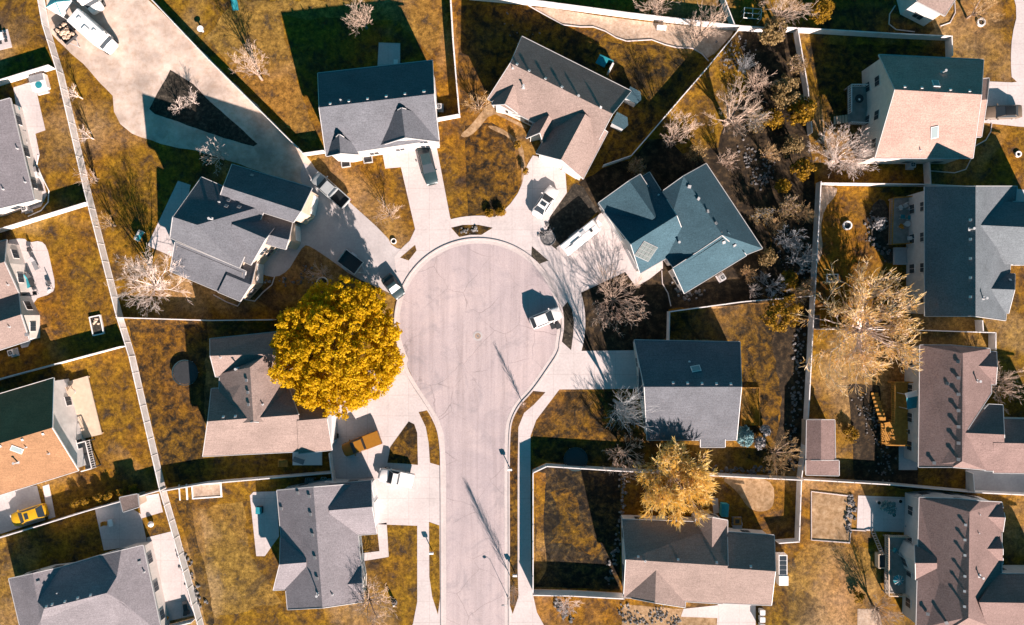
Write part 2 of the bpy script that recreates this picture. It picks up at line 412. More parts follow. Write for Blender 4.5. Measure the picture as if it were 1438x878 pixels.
def house(label, groups, roof, wall='wall_cream', name='house', cat='house', inset=0.35, vents=(), sky=(), garage=(), win=True, solar=None, group=None, trim='trim'):
    allv = [P(*p) for g in groups for p in g[0].values()]
    c = sum(allv, Vector()) / len(allv); c.z = 0
    root = thing(name, label, cat, c, 0, group)
    rm, wm, fm = MB(), MB(), MB(); tris = []; outl = []; segs = []; edges = []; gtris = []
    for V, F in groups:
        nt0 = len(tris)
        keys = list(V); W = {k: P(*V[k]) for k in keys}
        faces = []
        for f in F:
            f = list(f); n = Vector()
            for i in range(len(f)):
                a, b = W[f[i]], W[f[(i + 1) % len(f)]]; n += a.cross(b)
            if n.z < 0: f.reverse()
            faces.append(f)
            for i in range(1, len(f) - 1): tris.append((W[f[0]], W[f[i]], W[f[i + 1]]))
        idx = {k: i for i, k in enumerate(keys)}; n = len(keys)
        vs = [W[k] for k in keys] + [W[k] - Vector((0, 0, .16)) for k in keys]
        fs = [tuple(idx[k] for k in f) for f in faces] + [tuple(n + idx[k] for k in reversed(f)) for f in faces]
        loops = boundary(faces)
        for L in loops:
            for i in range(len(L)):
                a, b = idx[L[i]], idx[L[(i + 1) % len(L)]]; fs.append((b, a, n + a, n + b))
        rm.add(vs, fs)
        for L in loops:
            pts = [W[k] for k in L]; m = len(pts); q = []
            for i in range(m):
                d0 = (pts[i] - pts[i - 1]).to_2d(); d1 = (pts[(i + 1) % m] - pts[i]).to_2d()
                d0 = d0.normalized() if d0.length > 1e-6 else Vector((1, 0)); d1 = d1.normalized() if d1.length > 1e-6 else d0
                n0, n1 = Vector((-d0.y, d0.x)), Vector((-d1.y, d1.x))
                o = (n0 + n1) / max(0.35, 1 + n0.dot(n1)) * inset
                q.append(Vector((pts[i].x + o.x, pts[i].y + o.y, pts[i].z - .1)))
            outl.append([p.to_2d() for p in q])
            for i in range(m):
                a, b = q[i], q[(i + 1) % m]
                wm.add([(a.x, a.y, 0), (b.x, b.y, 0), tuple(b), tuple(a)], [(0, 1, 2, 3)])
                segs.append((a, b, len(outl) - 1, L[i] + L[(i + 1) % m]))
                edges.append((pts[i], pts[(i + 1) % m], len(gtris)))
        gtris.append(tris[nt0:])
    def zat(ts, x, y):
        best = -1
        for a, b, c_ in ts:
            den = (b.y - c_.y) * (a.x - c_.x) + (c_.x - b.x) * (a.y - c_.y)
            if abs(den) < 1e-9: continue
            l1 = ((b.y - c_.y) * (x - c_.x) + (c_.x - b.x) * (y - c_.y)) / den; l2 = ((c_.y - a.y) * (x - c_.x) + (a.x - c_.x) * (y - c_.y)) / den
            if l1 > -.001 and l2 > -.001 and l1 + l2 < 1.001: best = max(best, l1 * a.z + l2 * b.z + (1 - l1 - l2) * c_.z)
        return best
    for A, B, gi in edges:
        d = (B - A).to_2d(); L = d.length
        if L < .05: continue
        d.normalize(); off = Vector((d.y, -d.x, 0)) * .05 + Vector((0, 0, -.07)); n = max(1, int(L / .5)); run = None
        for k in range(n + 1):
            vis = False
            if k < n:
                q = A.lerp(B, (k + .5) / n) + off
                vis = all(not (-.5 < zat(ts, q.x, q.y) - q.z) or zat(ts, q.x, q.y) < 0 for j, ts in enumerate(gtris) if j != gi)
            if vis and run is None: run = k
            if not vis and run is not None: fm.beam(A.lerp(B, run / n) + off, A.lerp(B, k / n) + off, .075, .2); run = None
    ro = rm.build('roof', roof, root)
    wm.build('wall', wall, root)
    fm.build('fascia', trim, root)
    for v in vents:
        px, py = v[0], v[1]; kind = v[2] if len(v) > 2 else 'box'
        h = hit(tris, px, py)
        if h is None: continue
        o = bpy.data.objects.new('vent_pipe' if kind in ('pipe', 'flue') else 'roof_vent', vent_mesh(kind)); col.objects.link(o)
        o.parent = ro; o.location = h - c
        if kind in ('box', 'dark'):
            h2 = hit(tris, px + 2, py); h3 = hit(tris, px, py + 2)
            if h2 is not None and h3 is not None:
                nn = (h2 - h).cross(h3 - h); nn = nn if nn.z > 0 else -nn
                if nn.normalized().z > .5: o.rotation_euler = nn.to_track_quat('Z', 'Y').to_euler()
    def flat(px, py, w, l, ang, nm, mat, frame=True, div=None):
        h = hit(tris, px, py)
        if h is None: return
        # plane normal under it
        h2 = hit(tris, px + 3, py); h3 = hit(tris, px, py + 3)
        if h2 is None or h3 is None: return
        nrm = (h2 - h).cross(h3 - h); nrm = nrm if nrm.z > 0 else -nrm; nrm.normalize()
        t = Vector((math.cos(R(ang)), -math.sin(R(ang)), 0)); t = (t - nrm * t.dot(nrm)).normalized(); s = nrm.cross(t)
        def slab(w, l, z0, z1, du=0, dv=0):
            b = MB(); vs = []
            for z in (z0, z1):
                for i, j in ((-1, -1), (1, -1), (1, 1), (-1, 1)): vs.append(h + t * (i * w / 2 + du) + s * (j * l / 2 + dv) + nrm * z)
            b.add(vs, [(3, 2, 1, 0), (4, 5, 6, 7), (0, 1, 5, 4), (1, 2, 6, 5), (2, 3, 7, 6), (3, 0, 4, 7)]); return b
        if div:
            f = slab(w + .1, l + .1, 0, .09).build(nm, 'greyp', ro)
            for i in range(div[0]):
                for j in range(div[1]):
                    cw, cl = w / div[0], l / div[1]
                    slab(cw - .06, cl - .06, .085, .13, (i + .5) * cw - w / 2, (j + .5) * cl - l / 2).build('panel', mat, f)
        else:
            f = slab(w + .16, l + .16, -.05, .12).build(nm, 'whitep', ro)
            slab(w, l, .1, .15).build('pane', mat, f)
    for s_ in sky: flat(s_[0], s_[1], s_[2], s_[3], s_[4], 'skylight', 'skylight')
    if solar: flat(*solar[:5], 'solar_array', 'solar', True, solar[5])
    gset = {frozenset(g[0]) for g in garage}
    nwin = 0
    for a, b, gi, kk in segs:
        d = (b - a).to_2d(); L = d.length
        if L < 2.2: continue
        d.normalize(); nr = Vector((d.y, -d.x)); ang = math.atan2(d.y, d.x)
        top = min(a.z, b.z)
        isg = [g for g in garage if frozenset(g[0]) == frozenset(kk)]
        if isg:
            wd = min(isg[0][1], L - .6); mid = (a + b).to_2d() / 2
            p = mid + nr * .04
            gb = MB(); gb.box((p.x, p.y, 1.12), (wd, .06, 2.2), ang); gd = gb.build('garage_door', 'whitep', root)
            for k in range(3):
                r_ = MB(); q = mid + nr * .075; r_.box((q.x, q.y, .5 + k * .55), (wd - .2, .02, .04), ang); r_.build('door_seam', 'greyp', gd)
            continue
        if not win: continue
        rows = [1.5] if top < 4.3 else [1.5, 4.0]
        k = max(1, int(L / 3.4))
        for zc in rows:
            if zc + .7 > top: continue
            for i in range(k):
                p = a.to_2d() + d * (L * (i + .5) / k)
                out = p + nr * .5
                if any(inside(out, o) for j, o in enumerate(outl) if j != gi) or nwin > 40: continue
                nwin += 1
                q = p + nr * .03; f = MB(); f.box((q.x, q.y, zc), (1.3, .07, 1.2), ang); fo = f.build('window', 'white', root)
                q2 = p + nr * .07
                g_ = MB(); g_.box((q2.x + d.x * .32, q2.y + d.y * .32, zc), (.58, .05, 1.08), ang); g_.box((q2.x - d.x * .32, q2.y - d.y * .32, zc), (.58, .05, 1.08), ang)
                g_.build('pane', 'glass', fo)
    return root
# ================================================================ HOUSES
def vline(x0, y0, x1, y1, n, kind='box'):
    return [(x0 + (x1 - x0) * i / (n - 1), y0 + (y1 - y0) * i / (n - 1), kind) for i in range(n)]
# A: grey gabled house at the head of the court
house('grey two-gabled house at the head of the court with a teal car in its drive', [
    ({'a': (446.6, 103, 5), 'b': (607, 85, 5), 'c': (609, 132, 8), 'd': (448.4, 151, 8), 'e': (458, 219, 5), 'f': (616.3, 196, 5)},
     ['abcd', 'dcfe']),
    ({'a': (476, 189, 7.2), 'b': (478, 215, 7.2), 'c': (459, 219, 4.9), 'd': (458, 207, 4.9), 'e': (503, 217, 4.9), 'f': (502, 205, 4.9)}, ['abcd', 'abef']),
    ({'a': (563.7, 152, 8.1), 'b': (569, 193, 8.1), 'c': (531, 205, 4.9), 'd': (529, 172, 4.9), 'e': (616, 199, 4.9), 'f': (613, 166, 4.9)}, ['abcd', 'abef']),
], 'r_grey', vents=vline(464, 146, 595, 129, 6) + [(478.5, 141, 'pipe'), (596, 129)], garage=[('cb', 5.0)])
# B: taupe house NE of the court
house('slanted taupe roofed house with a grey rear slope and a white sedan in its drive', [
    ({'a': (733, 51.4, 4.1), 'b': (886, 128, 4.1), 'c': (860, 160, 7.2), 'd': (717, 89, 7.2), 'e': (685, 139, 4.1), 'f': (832, 213, 4.1)}, ['abcd', 'dcfe']),
    ({'a': (721, 120, 6.0), 'b': (709, 146, 6.0), 'c': (691, 147, 4.4), 'd': (700, 126, 4.4), 'e': (727, 159, 4.4), 'f': (739, 132, 4.4)}, ['abcd', 'abef']),
    ({'a': (771, 162, 5.5), 'b': (758, 186, 5.5), 'c': (739, 194, 3.9), 'd': (751, 169, 3.9), 'e': (764, 204, 3.9), 'f': (782, 176, 3.9)}, ['abcd', 'abef']),
    ({'a': (822, 160, 6.9), 'b': (788, 224, 6.9), 'c': (753, 215, 4.0), 'd': (786, 157, 4.0), 'e': (819, 251, 4.0), 'f': (853, 186, 4.0)}, ['abcd', 'abef']),
], 'r_pink', vents=[(726, 91), (743, 100), (766, 111), (789, 123), (812, 135), (843, 151), (735, 123, 'flue'), (720, 96, 'pipe')], garage=[('cb', 4.5), ('be', 2.4)])
# C: blue-grey house east of the court
house('blue-grey roofed house east of the court with pale solar panels on its west slope', [
    ({'a': (960, 247.6, 7.8), 'b': (1014, 330, 7.8), 'c': (1070.5, 349, 2.8), 'd': (991.6, 230, 2.8), 'e': (916, 279, 4.3), 'f': (946, 376, 4.0), 'g': (929, 353, 4.0), 'h': (1047, 358, 3.4)}, ['abcd', 'abfge', 'bhc']),
    ({'a': (945, 377, 5.0), 'b': (1023, 326, 6.8), 'c': (1048, 359, 4.2), 'd': (961, 412, 3.0)}, ['abcd']),
    ({'a': (884, 254, 6.9), 'b': (920, 306, 6.9), 'c': (841, 285, 4.0), 'd': (877, 336, 4.0), 'e': (899, 245, 4.6), 'f': (928, 290, 4.6)}, ['abdc', 'abfe']),
    ({'a': (886, 343, 7.2), 'b': (950, 303, 7.2), 'c': (840, 286, 3.1), 'd': (912, 242, 3.1), 'e': (899, 384, 4.0), 'f': (966, 345, 4.0)}, ['abdc', 'abfe']),
], 'r_slate', vents=[(968, 262, 'dark'), (980, 279, 'dark'), (993, 297, 'dark'), (1005, 314, 'dark'), (952, 341, 'flue'), (1016, 340, 'dark'), (1031, 344, 'dark'), (925, 274, 'pipe')],
   solar=(907, 353, 2.5, 2.2, 32, (4, 4)), garage=[('ac', 4.6), ('ae', 4.0)])
# D
house('pale grey roofed house with a nearly black north slope and skylight beside the blue spruce', [
    ({'a': (891, 477.6, 3.5), 'b': (1039, 480.5, 3.5), 'c': (1041, 543.5, 6.9), 'd': (905, 543.5, 6.9), 'e': (909, 618, 3.5), 'f': (1034, 618, 3.5)}, ['abcd', 'dcfe']),
    ({'a': (984, 600, 4.15), 'b': (1018, 600, 4.15), 'c': (1018, 628, 3.2), 'd': (984, 628, 3.2)}, ['abcd']),
    ({'a': (897, 516, 3.6), 'b': (915, 516, 3.9), 'c': (914, 557, 3.9), 'd': (897, 557, 3.4)}, ['abcd']),
], 'r_grey', vents=vline(945, 538, 1026, 539.5, 5) + [(968, 508, 'pipe')], sky=[(977, 518, .7, 1.1, 80)], garage=[])
# E
house('long taupe roofed house with a dark teal north slope, south of the golden tree', [
    ({'a': (874, 729.5, 3.4), 'b': (1021, 734.5, 3.4), 'c': (1022, 795, 5.85), 'd': (879, 786, 5.85), 'e': (876, 839, 3.4), 'f': (1015, 848, 3.4)}, ['abcd', 'dcfe']),
    ({'a': (1020.5, 747, 3.3), 'b': (1087, 752, 3.3), 'c': (1088.5, 802.5, 5.55), 'd': (1021, 798, 5.55), 'e': (1083, 850, 3.3), 'f': (1012, 847, 3.3)}, ['abcd', 'dcef']),
    ({'a': (1000, 727, 4.9), 'b': (1000, 768, 4.9), 'c': (977, 729, 3.5), 'd': (977, 768, 3.5), 'e': (1021.5, 731, 3.5), 'f': (1021.5, 770, 3.5)}, ['abdc', 'abfe']),
    ({'a': (921.4, 797, 5.3), 'b': (920, 846.5, 5.3), 'c': (875, 838, 3.3), 'd': (877, 800, 3.3), 'e': (962, 853, 3.3), 'f': (964, 806, 3.3)}, ['abcd', 'abef']),
], 'r_pink', vents=[(896, 782, 'box'), (906, 788, 'pipe'), (952, 786), (1006, 790), (1054, 795.5)], garage=[('ef', 5.0)])
# F
house('grey corner lot house beside the road with a bare tree shadow on its roof', [
    ({'a': (389, 689, 3.4), 'b': (440, 684.5, 6.3), 'c': (453, 853.5, 6.3), 'd': (404, 856, 3.4), 'e': (496, 680, 3.4), 'f': (511, 845, 3.4)}, ['abcd', 'bcfe']),
    ({'a': (430, 790, 5.6), 'b': (393, 793, 5.6), 'c': (394, 756, 3.5), 'd': (430, 754, 3.5), 'e': (384, 829, 3.3), 'f': (430, 826, 3.3)}, ['abcd', 'abef']),
    ({'a': (462, 717, 5.6), 'b': (522, 712, 5.6), 'c': (520.6, 675.5, 3.4), 'd': (462, 680, 3.4), 'e': (529, 749.5, 3.4), 'f': (466, 754, 3.4)}, ['abcd', 'abef']),
    ({'a': (484, 821, 4.5), 'b': (508, 819, 4.5), 'c': (507, 796, 3.4), 'd': (483, 797, 3.4), 'e': (510, 842, 3.4), 'f': (486, 843, 3.4)}, ['abcd', 'abef']),
], 'r_ash', vents=[(435, 697, 'dark'), (437, 722, 'dark'), (440, 751, 'dark'), (443, 783, 'dark'), (446, 812, 'dark'), (447, 834, 'flue'), (419, 692, 'dark'), (396, 714, 'dark'), (467, 835, 'pipe')],
   wall='wall_grey', garage=[('bc', 4.0), ('be', 4.0)])
# G
house('taupe and grey cross-roofed house half hidden under the big yellow tree', [
    ({'a': (297, 546, 3.6), 'b': (404, 540, 3.6), 'c': (419, 582.5, 6.4), 'd': (292, 592, 6.4), 'e': (285, 641, 3.4), 'f': (425, 634, 3.4)}, ['abcd', 'dcfe']),
    ({'a': (417, 556, 4.0), 'b': (458, 554, 4.0), 'c': (459, 587.5, 6.1), 'd': (417, 591, 6.1), 'e': (466, 632, 3.4), 'f': (419, 637, 3.4)}, ['abcd', 'dcef']),
    ({'a': (351, 516, 6.9), 'b': (356, 592, 6.9), 'c': (309, 525, 3.9), 'd': (304, 600, 3.9), 'e': (385, 489, 4.4), 'f': (404, 541, 4.0), 'g': (404, 596, 4.0)}, ['abdc', 'abgfe', 'ace']),
    ({'a': (295, 476, 3.6), 'b': (391, 466, 3.6), 'c': (386, 497, 5.6), 'd': (295.5, 500, 5.6), 'e': (303, 529, 3.8), 'f': (386, 529, 3.8)}, ['abcd', 'dcfe']),
], 'r_pink', wall='wall_grey', vents=[(347, 534, 'dark'), (349, 551, 'dark'), (350, 568, 'dark'), (334, 518, 'flue'), (369, 568, 'pipe'), (314, 586), (331, 585), (310, 502, 'pipe')], garage=[('ce', 5.0)])
# H
house('grey house of many gables north-west of the court beside the gravel lane', [
    ({'a': (326, 231, 4.8), 'b': (438, 264, 4.8), 'c': (422, 297, 7.4), 'd': (314, 262, 7.4), 'e': (412, 312, 6.0), 'f': (308, 279, 6.0)}, ['abcd', 'dcef']),
    ({'a': (369, 297, 4.2), 'b': (411, 308, 4.2), 'c': (405, 337, 6.4), 'd': (364, 326, 6.4), 'e': (401, 350, 5.2), 'f': (360, 340, 5.2)}, ['abcd', 'dcef']),
    ({'a': (283, 249, 5.6), 'b': (374, 288, 5.6), 'r': (243, 305, 9.4), 's': (277, 316, 9.4), 'c': (239, 334, 7.0), 'd': (336, 376, 6.2)}, ['absr', 'bds', 'rsdc']),
    ({'a': (326, 315, 7.6), 'b': (373, 335, 7.6), 'c': (388, 317, 5.4), 'd': (346, 299, 5.4), 'e': (352, 372, 5.2), 'f': (318, 356, 5.2)}, ['abcd', 'abef']),
    ({'a': (246, 340, 5.6), 'b': (345, 381, 5.6), 'c': (239, 381, 3.6), 'd': (337, 422, 3.6)}, ['abdc']),
    ({'a': (318, 386, 5.3), 'b': (352, 400, 5.3), 'c': (361, 364, 3.4), 'd': (328, 350, 3.4), 'e': (337, 423, 3.9), 'f': (306, 410, 3.9)}, ['abcd', 'abef']),
], 'r_grey', wall='wall_tan', vents=[(308, 284, 'pipe'), (318, 290, 'dark'), (321, 282, 'dark'), (336, 291, 'dark'), (297, 308, 'flue'), (354, 247, 'dark')], garage=[('cb', 3.0), ('ce', 3.0)])
# I
house('pale grey roofed house at the upper left edge with a white patio behind it', [
    ({'a': (14, 138, 2.7), 'b': (48, 281, 2.7), 'c': (-32, 300, 4.9), 'd': (-66, 160, 4.9), 'e': (-140, 182, 2.7), 'f': (-110, 318, 2.7)}, ['abcd', 'dcfe']),
], 'r_ash', vents=[(5, 266, 'pipe'), (36, 256, 'pipe'), (25, 209, 'pipe')])
# J
house('pink grey double-gabled house on the left edge beside a cluttered rounded patio', [
    ({'a': (9, 337, 2.8), 'b': (6, 368, 4.6), 'c': (26, 412, 2.8), 'd': (-100, 365, 2.8), 'e': (-100, 400, 4.6), 'f': (-85, 450, 2.8)}, ['abed', 'bcfe']),
    ({'a': (26, 411, 2.7), 'b': (29, 442, 4.3), 'c': (41, 478, 2.7), 'd': (-90, 446, 2.7), 'e': (-85, 478, 4.3), 'f': (-75, 515, 2.7)}, ['abed', 'bcfe']),
], 'r_pink', vents=[(14, 459, 'pipe'), (38, 470, 'dark'), (12, 400, 'pipe')])
# K
house('tan roofed house on the left edge with a dark north slope and peach deck', [
    ({'a': (75, 531, 3.6), 'b': (73, 601, 6.6), 'c': (110, 661, 3.6), 'd': (-90, 580, 3.6), 'e': (-95, 651, 6.6), 'f': (-60, 714, 3.6)}, ['abed', 'bcfe']),
], 'r_tan', wall='white', vents=[(32, 617), (61, 609), (1, 626), (37, 628, 'pipe'), (69, 637, 'pipe'), (25, 649, 'flue')], sky=[(24, 631, .7, 1.3, -62)], trim='white')
# L
house('big ash grey hip-roofed house in the bottom left corner with a dark six-sided north slope', [
    ({'a': (85, 797, 3.0), 'b': (137, 781.5, 3.0), 'd': (164, 810, 4.6), 'f': (150, 833, 5.4), 'e': (62, 855, 5.4), 'c': (52.5, 845, 4.6), 'n': (12.5, 813, 3.0), 'w': (34, 905, 3.0), 'm': (46, 806, 4.4), 'k': (170, 773.5, 4.2),
      'z': (200.5, 766, 3.0), 's': (228, 893, 3.0), 'g': (173, 846, 4.6), 'h': (57, 872, 4.6), 'p': (160, 905, 3.0), 'q': (57, 930, 3.0)},
     ['abdfec', 'amc', 'mnwhec', 'bkd', 'kzsgfd', 'efgspqwh']),
], 'r_ash', vents=[(66, 852), (74, 849), (92, 845), (110, 840), (128, 836), (82, 832, 'pipe'), (54, 818, 'dark'), (203, 803, 'pipe'), (196, 790, 'dark')], garage=[])
# M
house('tall pale peach roofed house at upper right with skylights and a windowed white wall', [
    ({'a': (1234.5, 77, 5.3), 'b': (1381, 84, 5.3), 'c': (1378, 133, 8.7), 'd': (1257, 126, 8.7), 'e': (1229, 222, 5.3), 'f': (1366, 222, 5.3)}, ['abcd', 'dcfe']),
    ({'a': (1370, 112, 4.3), 'b': (1389, 110, 4.3), 'c': (1386, 140, 5.5), 'd': (1372, 141, 5.5), 'e': (1378, 192, 4.2), 'f': (1362, 192, 4.2)}, ['abcd', 'dcef']),
], 'r_pale', vents=[(1270, 122.5), (1294, 124), (1334, 126.5), (1361, 128.5), (1323, 102, 'flue'), (1292, 211, 'pipe')], sky=[(1314, 118, .7, 1, 5), (1312, 186, .8, 1.4, -14)])
# N
house('steep dark teal roofed house at the right edge behind a furnished rear deck', [
    ({'a': (1299, 262, 5), 'b': (1299, 444, 5), 'c': (1370, 444, 9.3), 'd': (1370, 262, 9.3), 'e': (1428, 262, 5), 'f': (1412, 450, 5)}, ['abcd', 'dcfe']),
    ({'a': (1371, 316, 8.6), 'b': (1500, 322, 8.6), 'c': (1392, 283, 6.4), 'd': (1500, 284, 5.5), 'e': (1408, 371, 5.6), 'f': (1500, 374, 5.2)}, ['abdc', 'abfe']),
    ({'a': (1374, 405, 7.2), 'b': (1424.5, 407, 7.2), 'c': (1425, 385, 5.2), 'd': (1380, 382, 5.2), 'e': (1416, 440, 5.0), 'f': (1380, 440, 5.0)}, ['abcd', 'abef']),
], 'r_steep', wall='wall_grey', vents=[(1363, 309, 'box'), (1363, 336), (1363, 363), (1363, 390), (1363, 417), (1362, 322, 'flue'), (1380, 419, 'flue'), (1418, 394, 'box')])
# O
house('brown roofed house at the right edge with an orange wooden deck behind it', [
    ({'a': (1292, 485, 4.2), 'b': (1337, 485, 5.6), 'c': (1352, 496, 6.7), 'd': (1351, 648, 6.7), 'e': (1338, 656, 6.0), 'f': (1290, 656, 4.2), 'g': (1390, 490, 4.7), 'h': (1392, 552, 4.8), 'i': (1356, 607, 6.7), 'j': (1384, 660, 4.7)},
     ['abcdef', 'cghid', 'idj', 'bgc', 'dje']),
    ({'a': (1354, 608, 6.7), 'b': (1410, 610.5, 6.7), 'c': (1388.6, 568, 4.8), 'd': (1408, 569, 4.8), 'e': (1382, 661, 4.6), 'f': (1412, 662, 4.6)}, ['abdc', 'abfe']),
    ({'a': (1395, 622, 6.3), 'b': (1500, 624, 6.3), 'c': (1395, 588, 4.4), 'd': (1500, 590, 4.4), 'e': (1395, 664, 4.3), 'f': (1500, 666, 4.3)}, ['abdc', 'abfe']),
    ({'a': (1374, 514, 5.6), 'b': (1400, 515.5, 5.6), 'c': (1399, 494, 4.5), 'd': (1378, 494, 4.5), 'e': (1398, 540, 4.4), 'f': (1376, 540, 4.4)}, ['abcd', 'abef']),
], 'r_brown', wall='wall_grey', vents=vline(1346, 508, 1346, 645, 7, 'dark') + [(1371, 535, 'flue'), (1331, 539, 'dark'), (1312, 650, 'dark')])
# Q
house('brown roofed house in the bottom right corner with white ridge vents and cluttered deck', [
    ({'a': (1291, 699, 4.0), 'b': (1343.5, 700.6, 5.8), 'c': (1361.5, 719, 7.0), 'd': (1360, 868, 7.0), 'e': (1334, 884, 5.6), 'f': (1286.5, 884, 4.0), 'g': (1376, 704, 5.8), 'h': (1406.5, 705.6, 4.2), 'i': (1406.5, 806, 4.2), 'j': (1402, 884, 4.2)},
     ['abcdef', 'bgc', 'cghijd', 'dje']),
    ({'a': (1316, 791, 5.4), 'b': (1285.5, 791, 5.4), 'c': (1284.6, 766, 3.9), 'd': (1316, 766, 3.9), 'e': (1286, 814, 3.9), 'f': (1316, 814, 3.9)}, ['abcd', 'abef']),
    ({'a': (1388, 726, 5.4), 'b': (1411, 727, 5.4), 'c': (1407, 707, 4.2), 'd': (1388, 707, 4.2), 'e': (1408, 747, 4.0), 'f': (1388, 747, 4.0)}, ['abcd', 'abef']),
    ({'a': (1386, 771, 5.4), 'b': (1408, 771, 5.4), 'c': (1404, 752, 4.2), 'd': (1386, 752, 4.2), 'e': (1408, 792, 4.0), 'f': (1386, 792, 4.0)}, ['abcd', 'abef']),
    ({'a': (1375, 846, 6.7), 'b': (1500, 848, 6.7), 'c': (1400, 806, 4.2), 'd': (1500, 806, 4.2), 'e': (1392, 900, 4.0), 'f': (1500, 900, 4.0)}, ['abdc', 'abfe']),
], 'r_brown', wall='wall_grey', vents=[(1356, 737), (1355, 758), (1355, 779.5), (1355, 809), (1354.5, 830), (1354.5, 851.5), (1375, 809, 'flue'), (1374, 722, 'pipe'), (1373, 748, 'pipe'), (1303, 862, 'dark'), (1329, 874, 'dark')])
# corner house at the top right
house('taupe roof corner with a white wall, cut by the top edge at the right', [
    ({'a': (1288, 2, 4.6), 'b': (1327, 22, 4.6), 'c': (1346, -8, 4.6), 'd': (1306, -28, 6.6), 'e': (1270, -70, 4.6), 'f': (1330, -60, 4.6)}, ['abd', 'bcd', 'cfd', 'fed', 'ead']),
], 'r_pink', wall='white')
# shed
house('small brown roofed garden shed with a tan lean-to by the long right fence', [
    ({'a': (1133, 590, 2.2), 'b': (1153, 590, 2.9), 'c': (1153, 646, 2.9), 'd': (1132, 646, 2.2), 'e': (1172, 590, 2.2), 'f': (1173, 646, 2.2)}, ['abcd', 'bcfe']),
    ({'a': (1132, 646, 2.3), 'b': (1178, 647, 2.3), 'c': (1178, 668, 1.9), 'd': (1132, 667, 1.9)}, ['abcd']),
], 'r_brown', name='garden_shed', cat='shed', win=False, wall='wall_tan', inset=.2)
# little shed and hot tub roofs at left
house('square tan shed roof between the teal patio and the white slab at lower left', [
    ({'a': (168, 699, 2.2), 'b': (193, 694, 2.2), 'c': (195, 712, 2.5), 'd': (173, 719, 2.5)}, ['abcd'])], 'r_pink', name='garden_shed', cat='shed', win=False, inset=.15, wall='wall_tan')
# ================================================================ GROUND
def big_ground():
    b = MB(); n = 24; w = 420.0
    for i in range(n + 1):
        for j in range(n + 1): b.v.append(Vector(((i / n - .5) * w, (j / n - .5) * w, 0)))
    for i in range(n):
        for j in range(n): b.f.append((i * (n + 1) + j, (i + 1) * (n + 1) + j, (i + 1) * (n + 1) + j + 1, i * (n + 1) + j + 1))
    tag(b.build('lawn', 'lawn'), kind='structure')
big_ground()
# gravel lane and yard at upper left
sheet('gravel_lane', [(63, -20), (66, 12), (73, 48), (150, 125), (158, 135), (160, 158), (170, 175), (185, 188), (226, 202), (300, 218), (350, 236), (400, 252), (432, 264), (446, 240), (429, 216), (300, 88), (209, 0), (190, -20)], .012, 'gravel', wob=1.2)
sheet('planting_bed', [(239, 99), (255, 107), (271, 118), (300, 147), (340, 182), (362, 203), (357, 206), (325, 197), (290, 186), (250, 171), (218, 160), (209, 153)], .02, 'mulch', wob=.8)
# beds and rough ground
sheet('planting_bed', [(740, 6), (870, 27), (1020, 42), (1036, 40), (996, 84), (986, 74), (972, 67), (950, 66), (934, 62), (915, 55), (880, 57), (865, 52), (850, 43), (833, 37), (815, 37), (790, 34), (770, 24)], .012, 'tan', sm=1)
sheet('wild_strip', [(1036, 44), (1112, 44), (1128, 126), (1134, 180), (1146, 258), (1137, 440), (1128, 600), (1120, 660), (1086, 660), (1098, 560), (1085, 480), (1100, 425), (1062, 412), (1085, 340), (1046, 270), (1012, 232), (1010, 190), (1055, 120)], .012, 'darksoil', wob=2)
sheet('planting_bed', [(757, 325), (806, 258), (818, 262), (840, 296), (783, 352)], .012, 'mulch', wob=.6)
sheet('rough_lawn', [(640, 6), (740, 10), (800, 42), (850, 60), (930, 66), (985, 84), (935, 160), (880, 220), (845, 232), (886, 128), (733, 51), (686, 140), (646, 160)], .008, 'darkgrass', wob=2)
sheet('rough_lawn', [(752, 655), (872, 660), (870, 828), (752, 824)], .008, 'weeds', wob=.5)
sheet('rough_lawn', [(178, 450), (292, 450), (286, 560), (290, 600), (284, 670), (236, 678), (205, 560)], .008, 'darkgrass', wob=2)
sheet('planting_bed', [(1006, 668), (1086, 670), (1088, 712), (1070, 720), (1050, 714), (1036, 690)], .014, 'straw', sm=2)
sheet('planting_bed', [(1139, 690), (1197, 696), (1196, 740), (1193, 761), (1139, 758)], .014, 'straw')
sheet('planting_bed', [(875, 848), (905, 851), (960, 856), (1006, 852), (1006, 890), (872, 890)], .012, 'straw', sm=1, wob=1)
sheet('planting_bed', [(1148, 262), (1176, 262), (1174, 275), (1158, 292), (1152, 320), (1156, 350), (1148, 372), (1143, 372)], .012, 'tan', sm=1)
sheet('planting_bed', [(1222, 290), (1240, 276), (1250, 300), (1246, 345), (1256, 352), (1252, 376), (1232, 352), (1222, 330)], .012, 'mulch', sm=1)
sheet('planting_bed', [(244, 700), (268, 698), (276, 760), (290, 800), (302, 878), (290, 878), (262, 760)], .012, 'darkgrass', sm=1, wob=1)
sheet('planting_bed', [(1190, 540), (1236, 540), (1236, 600), (1290, 630), (1290, 690), (1200, 676), (1196, 620)], .012, 'darksoil', sm=1, wob=1.5)
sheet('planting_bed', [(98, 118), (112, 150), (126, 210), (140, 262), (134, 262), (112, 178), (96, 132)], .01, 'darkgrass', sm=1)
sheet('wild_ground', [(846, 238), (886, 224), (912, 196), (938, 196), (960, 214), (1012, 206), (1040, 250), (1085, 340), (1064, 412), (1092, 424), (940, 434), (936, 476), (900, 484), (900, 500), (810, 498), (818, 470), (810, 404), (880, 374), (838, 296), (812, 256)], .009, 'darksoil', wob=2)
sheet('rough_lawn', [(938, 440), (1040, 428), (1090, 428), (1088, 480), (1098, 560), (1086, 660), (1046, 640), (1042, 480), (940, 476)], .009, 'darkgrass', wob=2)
sheet('rough_lawn', [(652, 176), (690, 172), (722, 192), (728, 268), (702, 292), (670, 300), (657, 304)], .008, 'darkgrass', wob=1)
